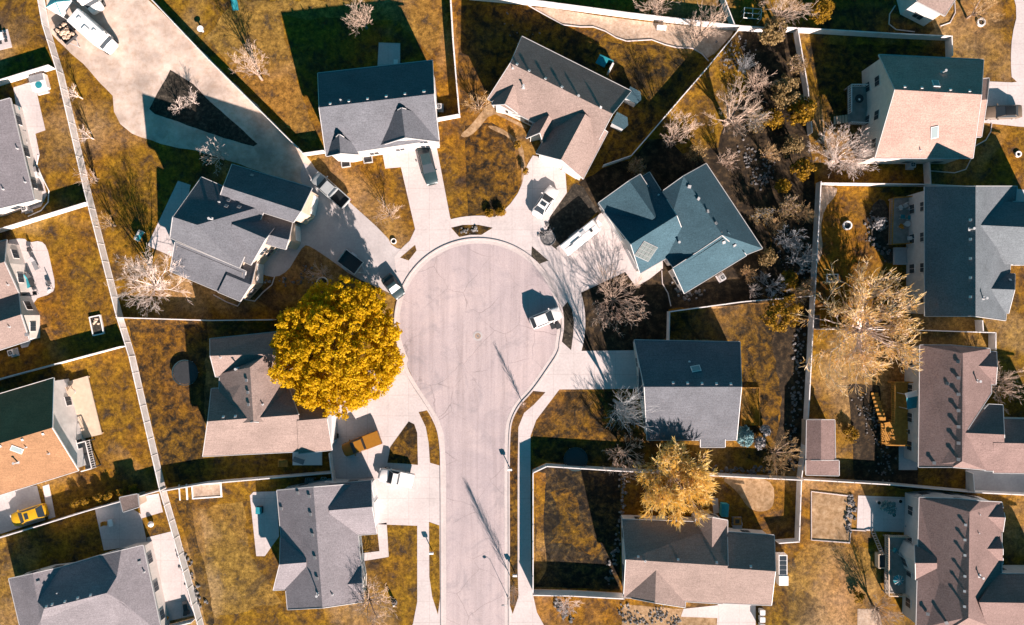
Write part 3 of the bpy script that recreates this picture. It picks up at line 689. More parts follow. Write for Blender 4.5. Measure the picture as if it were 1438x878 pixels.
sheet('rough_lawn', [(748, 550), (890, 550), (905, 620), (900, 652), (768, 648), (748, 640)], .008, 'darkgrass', wob=1)
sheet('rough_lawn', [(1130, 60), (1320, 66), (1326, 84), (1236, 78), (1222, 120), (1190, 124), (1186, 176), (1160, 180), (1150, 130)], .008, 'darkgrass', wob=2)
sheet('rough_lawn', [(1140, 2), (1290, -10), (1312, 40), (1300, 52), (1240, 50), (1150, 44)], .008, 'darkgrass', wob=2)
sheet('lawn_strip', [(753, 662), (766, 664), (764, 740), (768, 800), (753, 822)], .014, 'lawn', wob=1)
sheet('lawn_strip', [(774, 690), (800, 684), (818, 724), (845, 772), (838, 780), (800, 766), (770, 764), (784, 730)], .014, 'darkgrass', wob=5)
sheet('dry_lawn', [(1128, 765), (1180, 768), (1236, 770), (1236, 850), (1200, 890), (1106, 890), (1104, 800)], .006, 'drylawn', wob=3)
sheet('dry_lawn', [(330, 0), (628, 0), (626, 50), (604, 80), (560, 30), (390, 24), (446, 200), (420, 196), (330, 100), (290, 50)], .006, 'drylawn', wob=3)
sheet('dry_lawn', [(280, 716), (340, 704), (352, 780), (395, 846), (300, 866), (290, 800)], .006, 'drylawn', wob=3)
# driveways, patios
C = 'concrete'
DZ = .03
sheet('driveway', [(428, 222), (483, 277), (543, 331), (552, 348), (575, 352), (570, 395), (563, 420), (540, 408), (495, 388), (466, 366), (436, 346), (427, 344), (415, 363), (405, 380), (388, 390), (368, 386), (352, 372), (372, 340), (410, 330), (425, 290), (430, 268), (420, 250)], DZ - .008, 'concrete2', sm=1)
sheet('driveway', [(535, 203), (541, 237), (563, 235), (583, 322), (570, 350), (645, 335), (632, 305), (612, 200)], DZ, C)
sheet('driveway', [(752, 212), (808, 254), (760, 322), (785, 352), (730, 358), (680, 330), (690, 308), (712, 293), (732, 265), (737, 238)], DZ + .004, C, sm=1)
sheet('driveway', [(776, 352), (835, 306), (846, 298), (900, 380), (930, 352), (931, 377), (912, 392), (893, 403), (878, 382), (816, 411), (796, 400)], DZ + .008, C)
sheet('driveway', [(812, 493), (896, 492), (896, 546), (785, 547), (748, 548), (742, 545), (765, 513), (784, 483)], DZ, C)
sheet('driveway', [(462, 540), (520, 520), (559, 506), (570, 520), (600, 556), (618, 580), (626, 610), (629, 660), (629, 740), (524, 736), (519, 674), (470, 684), (466, 632), (462, 600)], DZ, C)
sheet('driveway', [(1008, 845), (1061, 849), (1061, 900), (1006, 900)], DZ, C)
sheet('footpath', [(960, 855), (1008, 850), (1008, 868), (956, 866)], DZ - .004, C)
sheet('driveway', [(1376, 114), (1421, 116), (1450, 112), (1450, 180), (1376, 172)], DZ, C)
sheet('driveway', [(1405, 263), (1450, 268), (1450, 286), (1400, 284)], DZ, C)
sheet('pavement', [(1419, -20), (1429, 18), (1421, 50), (1419, 85), (1421, 116), (1450, 114), (1450, 60), (1446, 20), (1448, -20)], DZ + .004, C, sm=1)
sheet('driveway', [(0, 690), (52, 682), (64, 730), (0, 750), (-40, 756), (-40, 700)], DZ, 'concrete2')
sheet('footpath', [(60, 683), (69, 680), (78, 726), (68, 729)], DZ, C)
sheet('footpath', [(529, 736), (543, 734), (546, 782), (510, 788), (508, 777), (533, 774)], DZ, C)
sheet('footpath', [(645, 190), (660, 178), (688, 142), (692, 152), (720, 168), (742, 178), (738, 182), (712, 168), (690, 158), (668, 186), (654, 194)], .016, 'straw', sm=1)
sheet('footpath', [(684, 176), (700, 178), (722, 192), (735, 206), (737, 232), (744, 236), (742, 262), (730, 272), (733, 250), (731, 215), (716, 193), (690, 182)], .02, 'straw', sm=1)
sheet('patio', [(250, 254), (268, 260), (243, 361), (207, 345)], DZ, C)
sheet('patio', [(351, 696), (356, 691), (389, 690), (392, 753), (372, 781), (360, 781)], DZ, C)
sheet('patio', [(532, 60), (562, 61), (562, 95), (530, 95)], DZ, C)
sheet('patio', [(19, 123), (48, 114), (64, 183), (50, 188), (56, 218), (52, 232), (60, 250), (66, 274), (58, 290), (30, 300), (36, 240)], DZ, C)
sheet('patio', [(6, 338), (34, 334), (40, 341), (57, 338), (66, 346), (72, 372), (78, 400), (74, 412), (46, 421), (52, 440), (44, 486), (26, 490), (12, 400)], DZ, C, sm=1)
sheet('patio', [(133, 712), (168, 704), (198, 722), (207, 764), (146, 773)], DZ, C)
sheet('patio', [(194, 698), (223, 693), (229, 719), (199, 728)], DZ + .004, C)
sheet('patio', [(206, 755), (242, 746), (256, 793), (262, 818), (278, 863), (228, 874)], DZ + .004, C)
sheet('patio', [(1205, 696), (1290, 699), (1288, 748), (1203, 745)], DZ, C)
sheet('patio', [(1204, 855), (1234, 855), (1240, 885), (1204, 885)], DZ, 'tan')
sheet('patio', [(1000, 700), (1008, 700), (1010, 720), (1002, 722)], DZ, 'concrete2')
sheet('patio', [(1290, 620), (1262, 624), (1262, 660), (1288, 660)], DZ, 'concrete2')
sheet('driveway', [(1356, 660), (1450, 664), (1450, 692), (1356, 688)], .016, 'concrete2')

# the court: asphalt bulb, gutter, raised kerb, pavement ring
cx, cy, rr = 672.0, 453.0, 111.0
def arc(r, a0, a1, n=40):
    return [(cx + r * math.cos(R(a0 + (a1 - a0) * i / n)), cy - r * math.sin(R(a0 + (a1 - a0) * i / n))) for i in range(n + 1)]
right = [(779, 492), (765, 513), (743, 545), (725, 563), (713, 585), (709, 605), (708, 660), (710, 1400)]
left = [(627, 900), (626, 660), (624, 606), (617, 580), (600, 557), (582, 535), (568, 508)]
left = [(627.5, 1400), (626.5, 660), (624, 612), (616, 588), (600, 562), (582, 536), (568, 505)]
court = arc(rr, 196, -15) + right + left
tag(sheet('road', court, .042, 'asphalt'), kind='structure')
# pavement ring and street-side pavements
ring = arc(150, 150, -20) + [(803, 504)] + arc(rr - 2, -20, 196)
sheet('pavement', arc(150, 142, -24) + arc(rr - 1, -24, 196) , .036, 'concrete')
sheet('pavement', [(818, 495), (806, 520), (753, 590), (745, 612), (745, 700), (746, 800), (749, 838), (754, 860), (766, 882), (780, 900), (706, 900), (705, 600), (712, 575), (735, 545), (766, 508), (788, 470)], .033, 'concrete')
sheet('pavement', [(627, 735), (627, 900), (566, 900), (580, 876), (586, 845), (586, 733)], .035, 'concrete')
# kerb: flat gutter plus raised nose
def strip(pts, o0, o1):
    L, Q = [], []
    n = len(pts)
    for i in range(n):
        d = Vector(pts[min(i + 1, n - 1)]) - Vector(pts[max(i - 1, 0)]); d.normalize(); nn = Vector((d.y, -d.x))
        p = Vector(pts[i]); L.append(p + nn * o0); Q.append(p + nn * o1)
    return L, Q
def kerb(pts, z0, z1, o0, o1, name, mat):
    b = MB(); L, Q = strip(pts, o0, o1)
    for i in range(len(pts) - 1):
        a0, a1, b0, b1 = P(*L[i]), P(*L[i + 1]), P(*Q[i]), P(*Q[i + 1])
        vs = [a0, a1, b1, b0]
        b.add([Vector((p.x, p.y, z0)) for p in vs] + [Vector((p.x, p.y, z1)) for p in vs], [(4, 5, 6, 7), (0, 4, 7, 3), (1, 2, 6, 5), (0, 1, 5, 4), (3, 7, 6, 2)])
    return tag(fixn(b.build(name, mat)), kind='structure')
def resample(pts, step=5):
    out = []
    for i in range(len(pts) - 1):
        a, b = Vector(pts[i]), Vector(pts[i + 1]); n = max(1, int((b - a).length / step))
        out += [tuple(a.lerp(b, k / n)) for k in range(n)]
    return out + [pts[-1]]
def chaikin(pts, it=2):
    for _ in range(it):
        q = [pts[0]]
        for i in range(len(pts) - 1):
            a, b = pts[i], pts[i + 1]; q += [(a[0] * .75 + b[0] * .25, a[1] * .75 + b[1] * .25), (a[0] * .25 + b[0] * .75, a[1] * .25 + b[1] * .75)]
        pts = q + [pts[-1]]
    return pts
line = resample(chaikin([(627.5, 1400), (626.5, 660), (624, 612), (616, 588), (600, 562), (582, 536), (570, 512)] + arc(rr, 208, -14)[::1] + right))
kerb(line, 0, .05, 5.5, 0.0, 'gutter', 'curb')
kerb(line, 0, .14, 7.6, 5.5, 'kerb', 'curb')
# planted strips between kerb and pavement
BZ = .045
def bed(pts, mat='darkgrass', sm=0): sheet('planting_bed', pts, BZ, mat, sm=sm)
bed([(633.5, 320), (650, 316), (672, 316), (692, 320), (676, 330), (660, 330), (645, 333)])
bed([(747, 346), (770, 366), (757, 371), (746, 360)], 'mulch')
bed([(562, 362), (583, 344), (585, 352), (574, 366)])
bed([(790, 432), (797, 424), (803, 434), (806, 452), (805, 470), (802, 492), (789, 480), (792, 462), (792, 446)], 'mulch')
bed([(747, 549), (766, 551), (750, 568), (736, 580), (728, 600), (727, 660), (727, 800), (728, 838), (720, 862), (716, 850), (715, 700), (714, 610), (718, 590), (728, 568)], 'darkgrass')
bed([(574, 592), (582, 596), (586, 608), (587, 653), (566, 651), (544, 650), (548, 628)], 'darkgrass')
bed([(588, 579), (602, 576), (612, 594), (617, 618), (618, 654), (604, 650), (602, 622), (598, 600)], 'lawn')
bed([(602.5, 733), (617, 738), (618, 840), (615, 863), (607, 838), (603, 810)], 'lawn')
bed([(757, 325), (775, 330), (783, 352), (768, 340)], 'mulch')
# ================================================================ FENCES
def fence(label, pts, h=1.55, mat='white', top=.13, th=.05, step=2.4, group='white vinyl fences between the gardens', name='vinyl_fence', cat='fence'):
    W = [P(x, y) for x, y in pts]
    root = thing(name, label, cat, tuple(W[0]), 0, group)
    pm, rm = MB(), MB(); post_mesh = None
    for a, b in zip(W, W[1:]):
        d = b - a; L = d.length; n = max(1, round(L / step))
        u = Vector((0, 0, 1))
        pm.beam(a + u * (h / 2 + .02), b + u * (h / 2 + .02), th, h - .06)
        rm.beam(a + u * (h - .03), b + u * (h - .03), top, .1)
        rm.beam(a + u * .12, b + u * .12, top * .8, .12)
        for i in range(n + 1):
            if i == 0 and a is not W[0]: continue
            p = a + d * (i / n) - W[0]
            if post_mesh is None:
                q = MB(); q.box((0, 0, h / 2 + .02), (.09, .09, h + .04)); q.add([(-.05, -.05, h + .04), (.05, -.05, h + .04), (.05, .05, h + .04), (-.05, .05, h + .04), (0, 0, h + .1)], [(3, 2, 1, 0), (0, 1, 4), (1, 2, 4), (2, 3, 4), (3, 0, 4)])
                o = q.build('post', mat, root, local=True); post_mesh = o.data
            else:
                o = bpy.data.objects.new('post', post_mesh); col.objects.link(o); o.parent = root
            o.location = p
    pm.build('panel', mat, root); rm.build('rail', mat, root)
    return root
fence('long white fence running down the whole left side behind the gardens', [(61, -10), (70, 40), (90, 105), (128, 270), (172, 442), (190, 500), (232, 683), (252, 752), (290, 890)], 1.6)
fence('white fence at the left edge between the dark upper garden and the hot tub patio', [(-20, 127), (78, 97)])
fence('white fence at the left edge below the house with the curved white patio edging', [(-20, 333), (129, 287)])
fence('white fence at the left edge behind the garden with the small white-framed planter', [(-20, 539), (178, 486)])
fence('white fence at lower left along the row of orange shrubs and the yellow car', [(-20, 760), (133, 713), (233, 685)])
fence('thin white fence running right from the long left fence towards the big yellow tree', [(172, 446), (300, 450), (388, 449)])
fence('white fence across between the cross-roofed house and the grey house in the south-west', [(236, 686), (294, 676), (470, 661), (472, 684)])
fence('short white fence across the drive side of the house under the yellow tree', [(466, 634), (469, 661)], 1.5)
fence('long white fence slanting along the gravel lane at upper left', [(205, -10), (300, 90), (430, 219), (458, 215)])
fence('white fence running straight down beside the grey house at the head of the court', [(633, -10), (637, 60), (642, 120), (646, 165), (613, 171)])
fence('broad white fence along the top edge over the tan gravel bed', [(660, 0), (760, 9), (880, 25), (1034, 43), (1078, 46)], 1.6)
fence('pale fence slanting from the top edge fence down past the wild corner garden', [(1035, 45), (992, 97), (935, 163), (884, 222), (846, 235)], 1.5)
fence('short teal-shaded fence at the top edge meeting the broad white fence', [(1007, -10), (1027, 42)])
fence('white fence running from the orange trees to behind the tall peach house', [(1098, 45), (1158, 48), (1240, 53), (1327, 57), (1328, 84)])
fence('teal-shaded fence at the top right going down from the orange trees', [(1114, 46), (1128, 128), (1134, 190)])
fence('white fence between the tall peach house and the house with the furnished deck', [(1147, 260), (1298, 262), (1412, 268)])
fence('short white fence joining the peach house to the fence under it', [(1296, 226), (1298, 262), (1301, 290)])
fence('long teal-shaded fence down the right side behind the rock border', [(1146, 258), (1136, 440), (1127, 610), (1119, 668)], 1.6)
fence('white fence between the blue-grey house and the house beside the blue spruce', [(936, 477), (937, 438), (1040, 424), (1137, 416)])
fence('thin white fence through the golden tree south of the house with the dark north slope', [(748, 826), (748, 660), (767, 651), (860, 657), (1119, 670)], 1.9)
fence('white fence closing the south side of the rough garden beside the road', [(748, 828), (800, 829), (873, 833)], 2.0)
fence('short white fence on the right of the golden tree garden', [(1119, 672), (1116, 756), (1088, 758)])
fence('white fence crossing under the large pale yellow tree at the right', [(1140, 462), (1270, 463), (1388, 467), (1388, 490)], 1.5)
fence('long thin white fence between the two brown roofed houses at the right edge', [(1122, 670), (1240, 677), (1360, 688), (1460, 693)], 1.5)
fence('very short white fence between the brown roofed house and the thin fence below it', [(1356, 662), (1358, 687)], 1.6)
fence('very short white fence below the steep teal roofed house', [(1369, 450), (1370, 466)], 1.6)
fence('white fence at the lower left corner behind the white slabs', [(228, 880), (275, 868)], 1.5)

# ================================================================ TREES
def skeleton(rng, h, spread, nl, droop=0.0, lean=(0, 0), fork=.22, up=.55, levels=3, twigs=5):
    """trunk and limbs as (points, radii); returns trunk, branches, tips"""
    trunk, br, tips = [], [], []
    r0 = .03 * h
    top = Vector((lean[0] * .3, lean[1] * .3, h * fork))
    trunk.append(([Vector((0, 0, -.1)), top * .5 + Vector((0, 0, .05)), top], [r0 * 1.3, r0, r0 * .85]))
    def grow(p, d, L, r, lvl):
        n = 4; pts = [p]; q = p.copy(); dd = d.copy()
        for i in range(n):
            dd = (dd + Vector((rng.uniform(-.13, .13), rng.uniform(-.13, .13), rng.uniform(-.06, .14) - droop * i * .1))).normalized()
            q = q + dd * (L / n); pts.append(q.copy())
        rs = [r * (1 - .75 * i / n) for i in range(n + 1)]
        (trunk if lvl == 0 else br).append((pts, rs))
        if lvl >= levels:
            tips.append(pts[-1]); return
        k = twigs if lvl < levels - 1 else twigs - 1
        for i in range(k):
            t = .3 + .7 * (i + rng.random()) / k
            j = min(n - 1, int(t * n)); b = pts[j].lerp(pts[j + 1], t * n - j)
            ax = (pts[j + 1] - pts[j]).normalized()
            sd = Vector((rng.gauss(0, 1), rng.gauss(0, 1), rng.gauss(0, .6))); sd = (sd - ax * sd.dot(ax)).normalized()
            a = rng.uniform(.36, .62)
            grow(b, (ax * (1 - a * .6) + sd * a).normalized(), L * rng.uniform(.34, .58), max(.012, rs[j] * .5), lvl + 1)
        tips.append(pts[-1])
    for i in range(nl):
        az = 2 * math.pi * (i + rng.uniform(-.3, .3)) / nl
        el = rng.uniform(.15, 1.0) ** .8
        hor = spread * math.cos(el * 1.15); ver = h * (1 - fork) * (up + (1 - up) * math.sin(el * 1.3))
        d = Vector((math.cos(az) * hor + lean[0], math.sin(az) * hor + lean[1], ver)); L = d.length * .8
        grow(top * rng.uniform(.75, 1.0), d.normalized(), L, r0 * rng.uniform(.4, .6), 0)
    return trunk, br, tips
def leaf_mesh(mb, c, n, rad, size, rng, flat=.8, shell=.0):
    for _ in range(n):
        d = Vector((rng.gauss(0, 1), rng.gauss(0, 1), rng.gauss(0, 1))).normalized()
        q = c + Vector((d.x, d.y, d.z * flat)) * (rad * (shell + (1 - shell) * rng.random() ** .5))
        nrm = (d * .7 + Vector((rng.gauss(0, .6), rng.gauss(0, .6), rng.gauss(0, .6) + .75))).normalized()
        a = nrm.cross(Vector((rng.gauss(0, 1), rng.gauss(0, 1), rng.gauss(0, 1)))).normalized(); b = nrm.cross(a)
        s1 = size * rng.uniform(.6, 1.3); s2 = s1 * rng.uniform(.5, .8)
        o = len(mb.v)
        mb.v += [q - a * s1, q - b * s2 * .9, q + a * s1, q + b * s2]; mb.f.append((o, o + 1, o + 2, o + 3))
def bare_tree(label, px, py, rpx, h, seed, mat='twig', nl=11, base=None, lean=(0, 0), group='bare trees in the gardens', levels=3, twigs=5, up=.45, leaves=None, nleaf=0, lsize=.16, name='bare_tree', thick=1.0, lrad=.5, fork=.22, droop=0, strand=0):
    rng = random.Random(seed)
    z = .6 * h
    c = P(px, py, z)
    if base is not None:
        g = P(*base, 0); lean = ((c.x - g.x), (c.y - g.y)); c = g
    root = thing(name, label, 'tree', (c.x, c.y, 0), 0, group)
    spread = rpx * S * (H - z) / H
    tr, br, tips = skeleton(rng, h, spread * .95, nl, lean=lean, levels=levels, twigs=twigs, up=up, fork=fork, droop=droop)
    t = MB()
    for p, r in tr: t.tube(p, [x * thick for x in r], 6)
    t.build('trunk', 'bark' if mat in ('twig', 'twiggold') else mat, root, local=True, smooth=True)
    b = MB()
    for p, r in br: b.tube(p, [max(.011, x * thick) for x in r], 3, False)
    b.build('branches', mat, root, local=True)
    if leaves and strand:
        l = MB()
        for p, r in br:
            for _ in range(nleaf):
                t_ = rng.uniform(.45, 1.0) * (len(p) - 1); j = min(len(p) - 2, int(t_)); q = p[j].lerp(p[j + 1], t_ - j)
                d = (p[j + 1] - p[j]).normalized() + Vector((rng.gauss(0, .32), rng.gauss(0, .32), rng.gauss(0, .2) + .15)); d.normalize()
                L = strand * rng.uniform(.5, 1.3); m_ = q + d * L * .5 + Vector((rng.gauss(0, .04), rng.gauss(0, .04), 0))
                l.tube([q, m_, q + d * L + Vector((0, 0, .06))], [lsize, lsize * 1.1, lsize * .5], 3, False)
        l.build('crown', leaves, root, local=True)
    elif leaves:
        l = MB()
        for q in tips: leaf_mesh(l, q, nleaf, lrad, lsize, rng)
        l.build('crown', leaves, root, local=True)
    return root
def leafy_tree(label, px, py, rpx, h, seed, mat, nclump, nleaf, size, zc=None, rz=None, group=None, name='leafy_tree', clump=(.9, 1.5), inner=.35, squash=1.0):
    rng = random.Random(seed)
    zc = zc or h * .55; rz = rz or h * .42
    c = P(px, py, zc); Rr = rpx * S * (H - zc) / H
    root = thing(name, label, 'tree', (c.x, c.y, 0), 0, group)
    t = MB(); r0 = .028 * h
    t.tube([(0, 0, -.1), (0, .05, zc * .5), (.1, 0, zc)], [r0 * 1.3, r0, r0 * .6], 8)
    cl = MB(); lob = [(rng.uniform(0, 6.28), rng.uniform(.6, 1.15)) for _ in range(9)]
    def rad(a):
        w = v = 0
        for la, lr in lob:
            k = math.exp(6 * (math.cos(a - la) - 1)); w += k; v += k * lr
        return (v + .6 * 1.0) / (w + .6)
    for i in range(nclump):
        u = rng.random()
        a = rng.uniform(0, 2 * math.pi); cz = rng.uniform(-.45, 1) ; s = math.sqrt(max(0, 1 - cz * cz))
        k = rng.uniform(.72, .95) if u > inner else rng.uniform(.2, .7)
        cr = rng.uniform(*clump)
        rr_ = (Rr * rad(a) - cr * .6)
        q = Vector((math.cos(a) * s * rr_ * k / .95, math.sin(a) * s * rr_ * k / .95 * squash, zc + cz * rz * k))
        leaf_mesh(cl, q, nleaf, cr, size, rng, .75, .45)
        if i % 6 == 0: t.tube([(0, 0, zc * rng.uniform(.3, .7)), q * .55 + Vector((0, 0, zc * .2)), q], [r0 * .5, r0 * .3, .03], 5)
    t.build('trunk', 'bark', root, local=True, smooth=True)
    cl.build('crown', mat, root, local=True)
    return root
BG = 'bare trees in the gardens'
def great_tree(label, px, py, rpx, h, seed):
    rng = random.Random(seed); zc, rz = 5.4, 4.4
    c = P(px, py, zc); Rr = rpx * S * (H - zc) / H
    root = thing('leafy_tree', label, 'tree', (c.x, c.y, 0))
    t = MB(); t.tube([(0, 0, -.1), (.1, .1, 2), (0, 0, zc)], [.45, .34, .2], 10)
    cl = MB()
    subs = [(Vector((0, 0, zc + 1.6)), 3.2)]
    for k, (n, f, zz) in enumerate(((6, .42, 1.9), (12, .74, .5), (13, .70, -1.2))):
        for i in range(n):
            a = 2 * math.pi * (i + rng.uniform(-.3, .3)) / n + k * .4
            r = Rr * f * rng.uniform(.92, 1.07)
            subs.append((Vector((math.cos(a) * r, math.sin(a) * r, zc + zz + rng.uniform(-.5, .5))), rng.uniform(2.0, 2.7)))
    for q, r in subs:
        t.tube([(0, 0, 1.8), (q.x * .4, q.y * .4, 3.4), tuple(q)], [.2, .12, .04], 5)
        for _ in range(int(15 * r * r)):
            d = Vector((rng.gauss(0, 1), rng.gauss(0, 1), rng.gauss(.25, 1))).normalized()
            leaf_mesh(cl, q + Vector((d.x, d.y, d.z * .75)) * r * rng.uniform(.72, 1.0), 38, rng.uniform(.3, .55), .145, rng, .7, .3)
    t.build('trunk', 'bark', root, local=True, smooth=True); cl.build('crown', 'leafyellow', root, local=True)
great_tree('huge round bright yellow tree spreading over a roof beside the court', 476, 488, 94, 11, 3)
bare_tree('large pale tree with gold tips straddling the white fence at the right', 1214, 458, 92, 7.5, 11, 'twigwhite', 20, leaves='leafcream', nleaf=2, lsize=.03, twigs=5, group=None, name='budding_tree', strand=.7, thick=1.9, up=.22, base=(1204, 462))
bare_tree('golden budding tree on the white fence north of the long taupe house', 950, 674, 58, 6.5, 12, 'twigwhite', 20, leaves='leafgold', nleaf=3, lsize=.033, twigs=5, group=None, name='budding_tree', strand=.75, thick=1.4, up=.28)
bare_tree('big bare tree with thick pale limbs in the wild corner east of the slanting fence', 1034, 160, 40, 8, 21, 'twig', 10, thick=1.4, twigs=5)
bare_tree('thin twiggy bare tree left of the big bare tree by the slanting fence', 950, 186, 33, 6, 22, 'twig', 8, thick=.8)
bare_tree('wide tan bare tree between the solar panel house drive and the court pavement', 862, 421, 52, 3.2, 23, 'twig', 18, twigs=5, thick=1.1)
bare_tree('whitish bare tree west of the many-gabled house beside the long left fence', 212, 396, 45, 7.5, 24, 'twigwhite', 13, base=(222, 404), twigs=6)
bare_tree('pale bushy bare tree at the corner by the deck steps of the tall peach house', 1184, 219, 46, 6, 25, 'twigwhite', 16, twigs=6, thick=1.2, up=.35)
bare_tree('orange-tan bare tree right of the silver shrub near the lower right fence', 1095, 640, 33, 5.5, 26, 'twiggold', 11)
bare_tree('grey bare tree against the west wall of the pale grey house beside the spruce', 876, 574, 27, 10.5, 27, 'twiggrey', 10, up=.7, base=(862, 562), thick=.6, levels=2, twigs=7)
bare_tree('small grey-brown bare tree left of the golden budding tree', 880, 640, 34, 5, 28, 'twig', 9)
bare_tree('pale bare tree over the tan gravel bed and broad white fence at the top', 990, 38, 30, 6.5, 29, 'twig', 10)
bare_tree('pale bare tree behind the shaded lawn at the top, near the teal patio', 508, 26, 22, 5.5, 30, 'twig', 8)
bare_tree('leaning bare tree on the orange lawn beside the slanting lane fence', 354, 92, 24, 6, 31, 'twig', 8, base=(368, 112))
bare_tree('left one of two whitish bare trees inside the dark triangular bed', 249, 150, 13, 2.2, 32, 'twigwhite', 7, levels=2, twigs=6)
bare_tree('right one of two whitish bare trees inside the dark triangular bed', 268, 141, 14, 2.4, 33, 'twigwhite', 7, levels=2, twigs=6)
bare_tree('whitish bare tree over the shaded lane just behind the many-gabled house', 301, 217, 21, 5, 34, 'twigwhite', 8, twigs=4)
bare_tree('topmost of the small pale saplings against the long left fence', 103, 132, 12, 3.4, 35, 'twigwhite', 6, levels=2)
bare_tree('second small pale sapling down the long left fence, by the dark patio corner', 119, 190, 13, 3.4, 36, 'twigwhite', 6, levels=2)
bare_tree('pale sapling at the long left fence above the fence junction with the shaded garden', 124, 250, 15, 3.6, 37, 'twig', 7, levels=2)
bare_tree('brownish sapling at the long left fence, lowest of the row', 149, 314, 17, 3.8, 38, 'twiggold', 7, levels=2)
bare_tree('young thin bare tree on the orange lawn triangle beside the teal car drive', 544, 300, 22, 4, 39, 'twig', 8, levels=2, twigs=6, thick=.7)
bare_tree('small bare tree in a round white edging above the yellow tree', 450, 384, 17, 4, 40, 'twig', 8, levels=2, twigs=6)
bare_tree('pinkish bare tree on the right edge in front of the brown roofed house', 1406, 540, 26, 5, 41, 'twig', 10)
bare_tree('brown bare tree at the south-east corner of the grey corner lot house', 524, 848, 30, 7, 42, 'twig', 10, base=(517, 838))
bare_tree('low greyish bare bush tree by the white garden fence at the bottom', 796, 850, 20, 3, 43, 'twigwhite', 10, levels=2, twigs=7)
bare_tree('bare tree with pale limbs at the top edge above the orange trees', 1100, 12, 34, 6.5, 44, 'twig', 10)
bare_tree('tan bushy bare tree cut by the top edge behind the broad white fence', 922, 4, 28, 5, 45, 'twig', 11)
bare_tree('pale bare tree near the white ring at the top right', 1378, 12, 24, 5, 46, 'twiggold', 8)
bare_tree('pinkish bare tree by the deck steps at the bottom right', 1240, 862, 27, 4.5, 47, 'twig', 10)
def slim_tree(label, px, py, h, w, n, seed):
    rng = random.Random(seed); c = P(px, py)
    root = thing('slim_bare_tree', label, 'tree', (c.x, c.y, .045), 0, 'slim bare trees by the road')
    t = MB(); t.tube([(0, 0, -.1), (.02, 0, h * .4), (0, .03, h * .95)], [.05, .03, .01], 6); t.build('trunk', 'bark', root, local=True, smooth=True)
    b = MB()
    for _ in range(n):
        u = rng.random() ** .8; z = h * (.06 + .8 * u); a = rng.uniform(0, 6.283); L = h * rng.uniform(.1, .22)
        ww = w * math.sin(math.pi * min(1, .12 + .86 * u)) * rng.uniform(.5, 1.1)
        p0 = Vector((0, 0, z)); p1 = Vector((math.cos(a) * ww * .6, math.sin(a) * ww * .6, z + L * .5)); p2 = Vector((math.cos(a) * ww, math.sin(a) * ww, min(h, z + L)))
        b.tube([p0, p1, p2], [.014, .011, .007], 3, False)
        for q in range(2):
            e = p1.lerp(p2, rng.random()); a2 = a + rng.uniform(-.8, .8)
            b.tube([e, e + Vector((math.cos(a2) * .16, math.sin(a2) * .16, L * .5))], [.01, .007], 3, False)
    b.build('branches', 'twig', root, local=True)
slim_tree('slim upright bare tree in the strip between the road and pavement, low down', 721, 818, 6.9, .85, 150, 48)
slim_tree('slim upright bare tree at the kerb bend south of the court', 734, 566, 4.0, .5, 80, 49)
bare_tree('spiky dry tan bush tree at the north-west corner of the slanted taupe house', 672, 148, 26, 3, 50, 'twiggold', 12, levels=2, twigs=6, thick=1.3)
bare_tree('grey bare tree in the wild strip east of the blue-grey house, upper', 1108, 338, 20, 4, 51, 'twiggrey', 9)
bare_tree('grey bare tree in the wild strip east of the blue-grey house, lower', 1124, 366, 22, 4, 52, 'twiggrey', 9)
bare_tree('tangled grey bare bush above the white fence east of the blue-grey house', 1084, 402, 24, 3, 53, 'twiggrey', 9)
bare_tree('small white bare bush just right of the blue-grey house', 1058, 408, 13, 2.4, 54, 'twigwhite', 9, levels=2)
OG = 'orange leafed trees in the wild strip'
for i, (x, y, r, h, l) in enumerate([
    (1104, 128, 24, 5, 'bushy orange tree, uppermost of the group beside the teal-shaded fence'),
    (1086, 168, 16, 4, 'small orange tree on the left of the wild strip'),
    (1126, 158, 22, 5, 'broad orange tree overlapping the teal-shaded fence'),
    (1113, 206, 17, 4, 'orange tree at the lower end of the teal-shaded fence'),
    (1128, 238, 17, 4, 'orange tree at the top corner of the long right fence'),
    (1100, 260, 13, 3, 'small orange bush in the dark wild strip'),
    (1086, 44, 22, 5, 'orange tree growing over the gap in the broad white top fence'),
    (1152, 14, 20, 4.5, 'yellow-orange tree at the top edge right of the pale bare tree'),
    (1100, 442, 32, 5, 'round orange tree at the corner of the long right fence'),
    (1076, 362, 15, 3, 'low orange bush at the east corner of the blue-grey house'),
    (1108, 396, 17, 3, 'orange bush beside the grey bare trees by the right fence')]):
    leafy_tree(l, x, y, r, h, 60 + i, 'leaforange' if i % 3 else 'leafbrown', 34 if r < 20 else 60, 34, .13 if i % 2 else .18, group=OG, name='orange_tree', clump=(.35, .7))
WG = 'brown bare shrubs in the wild strip'
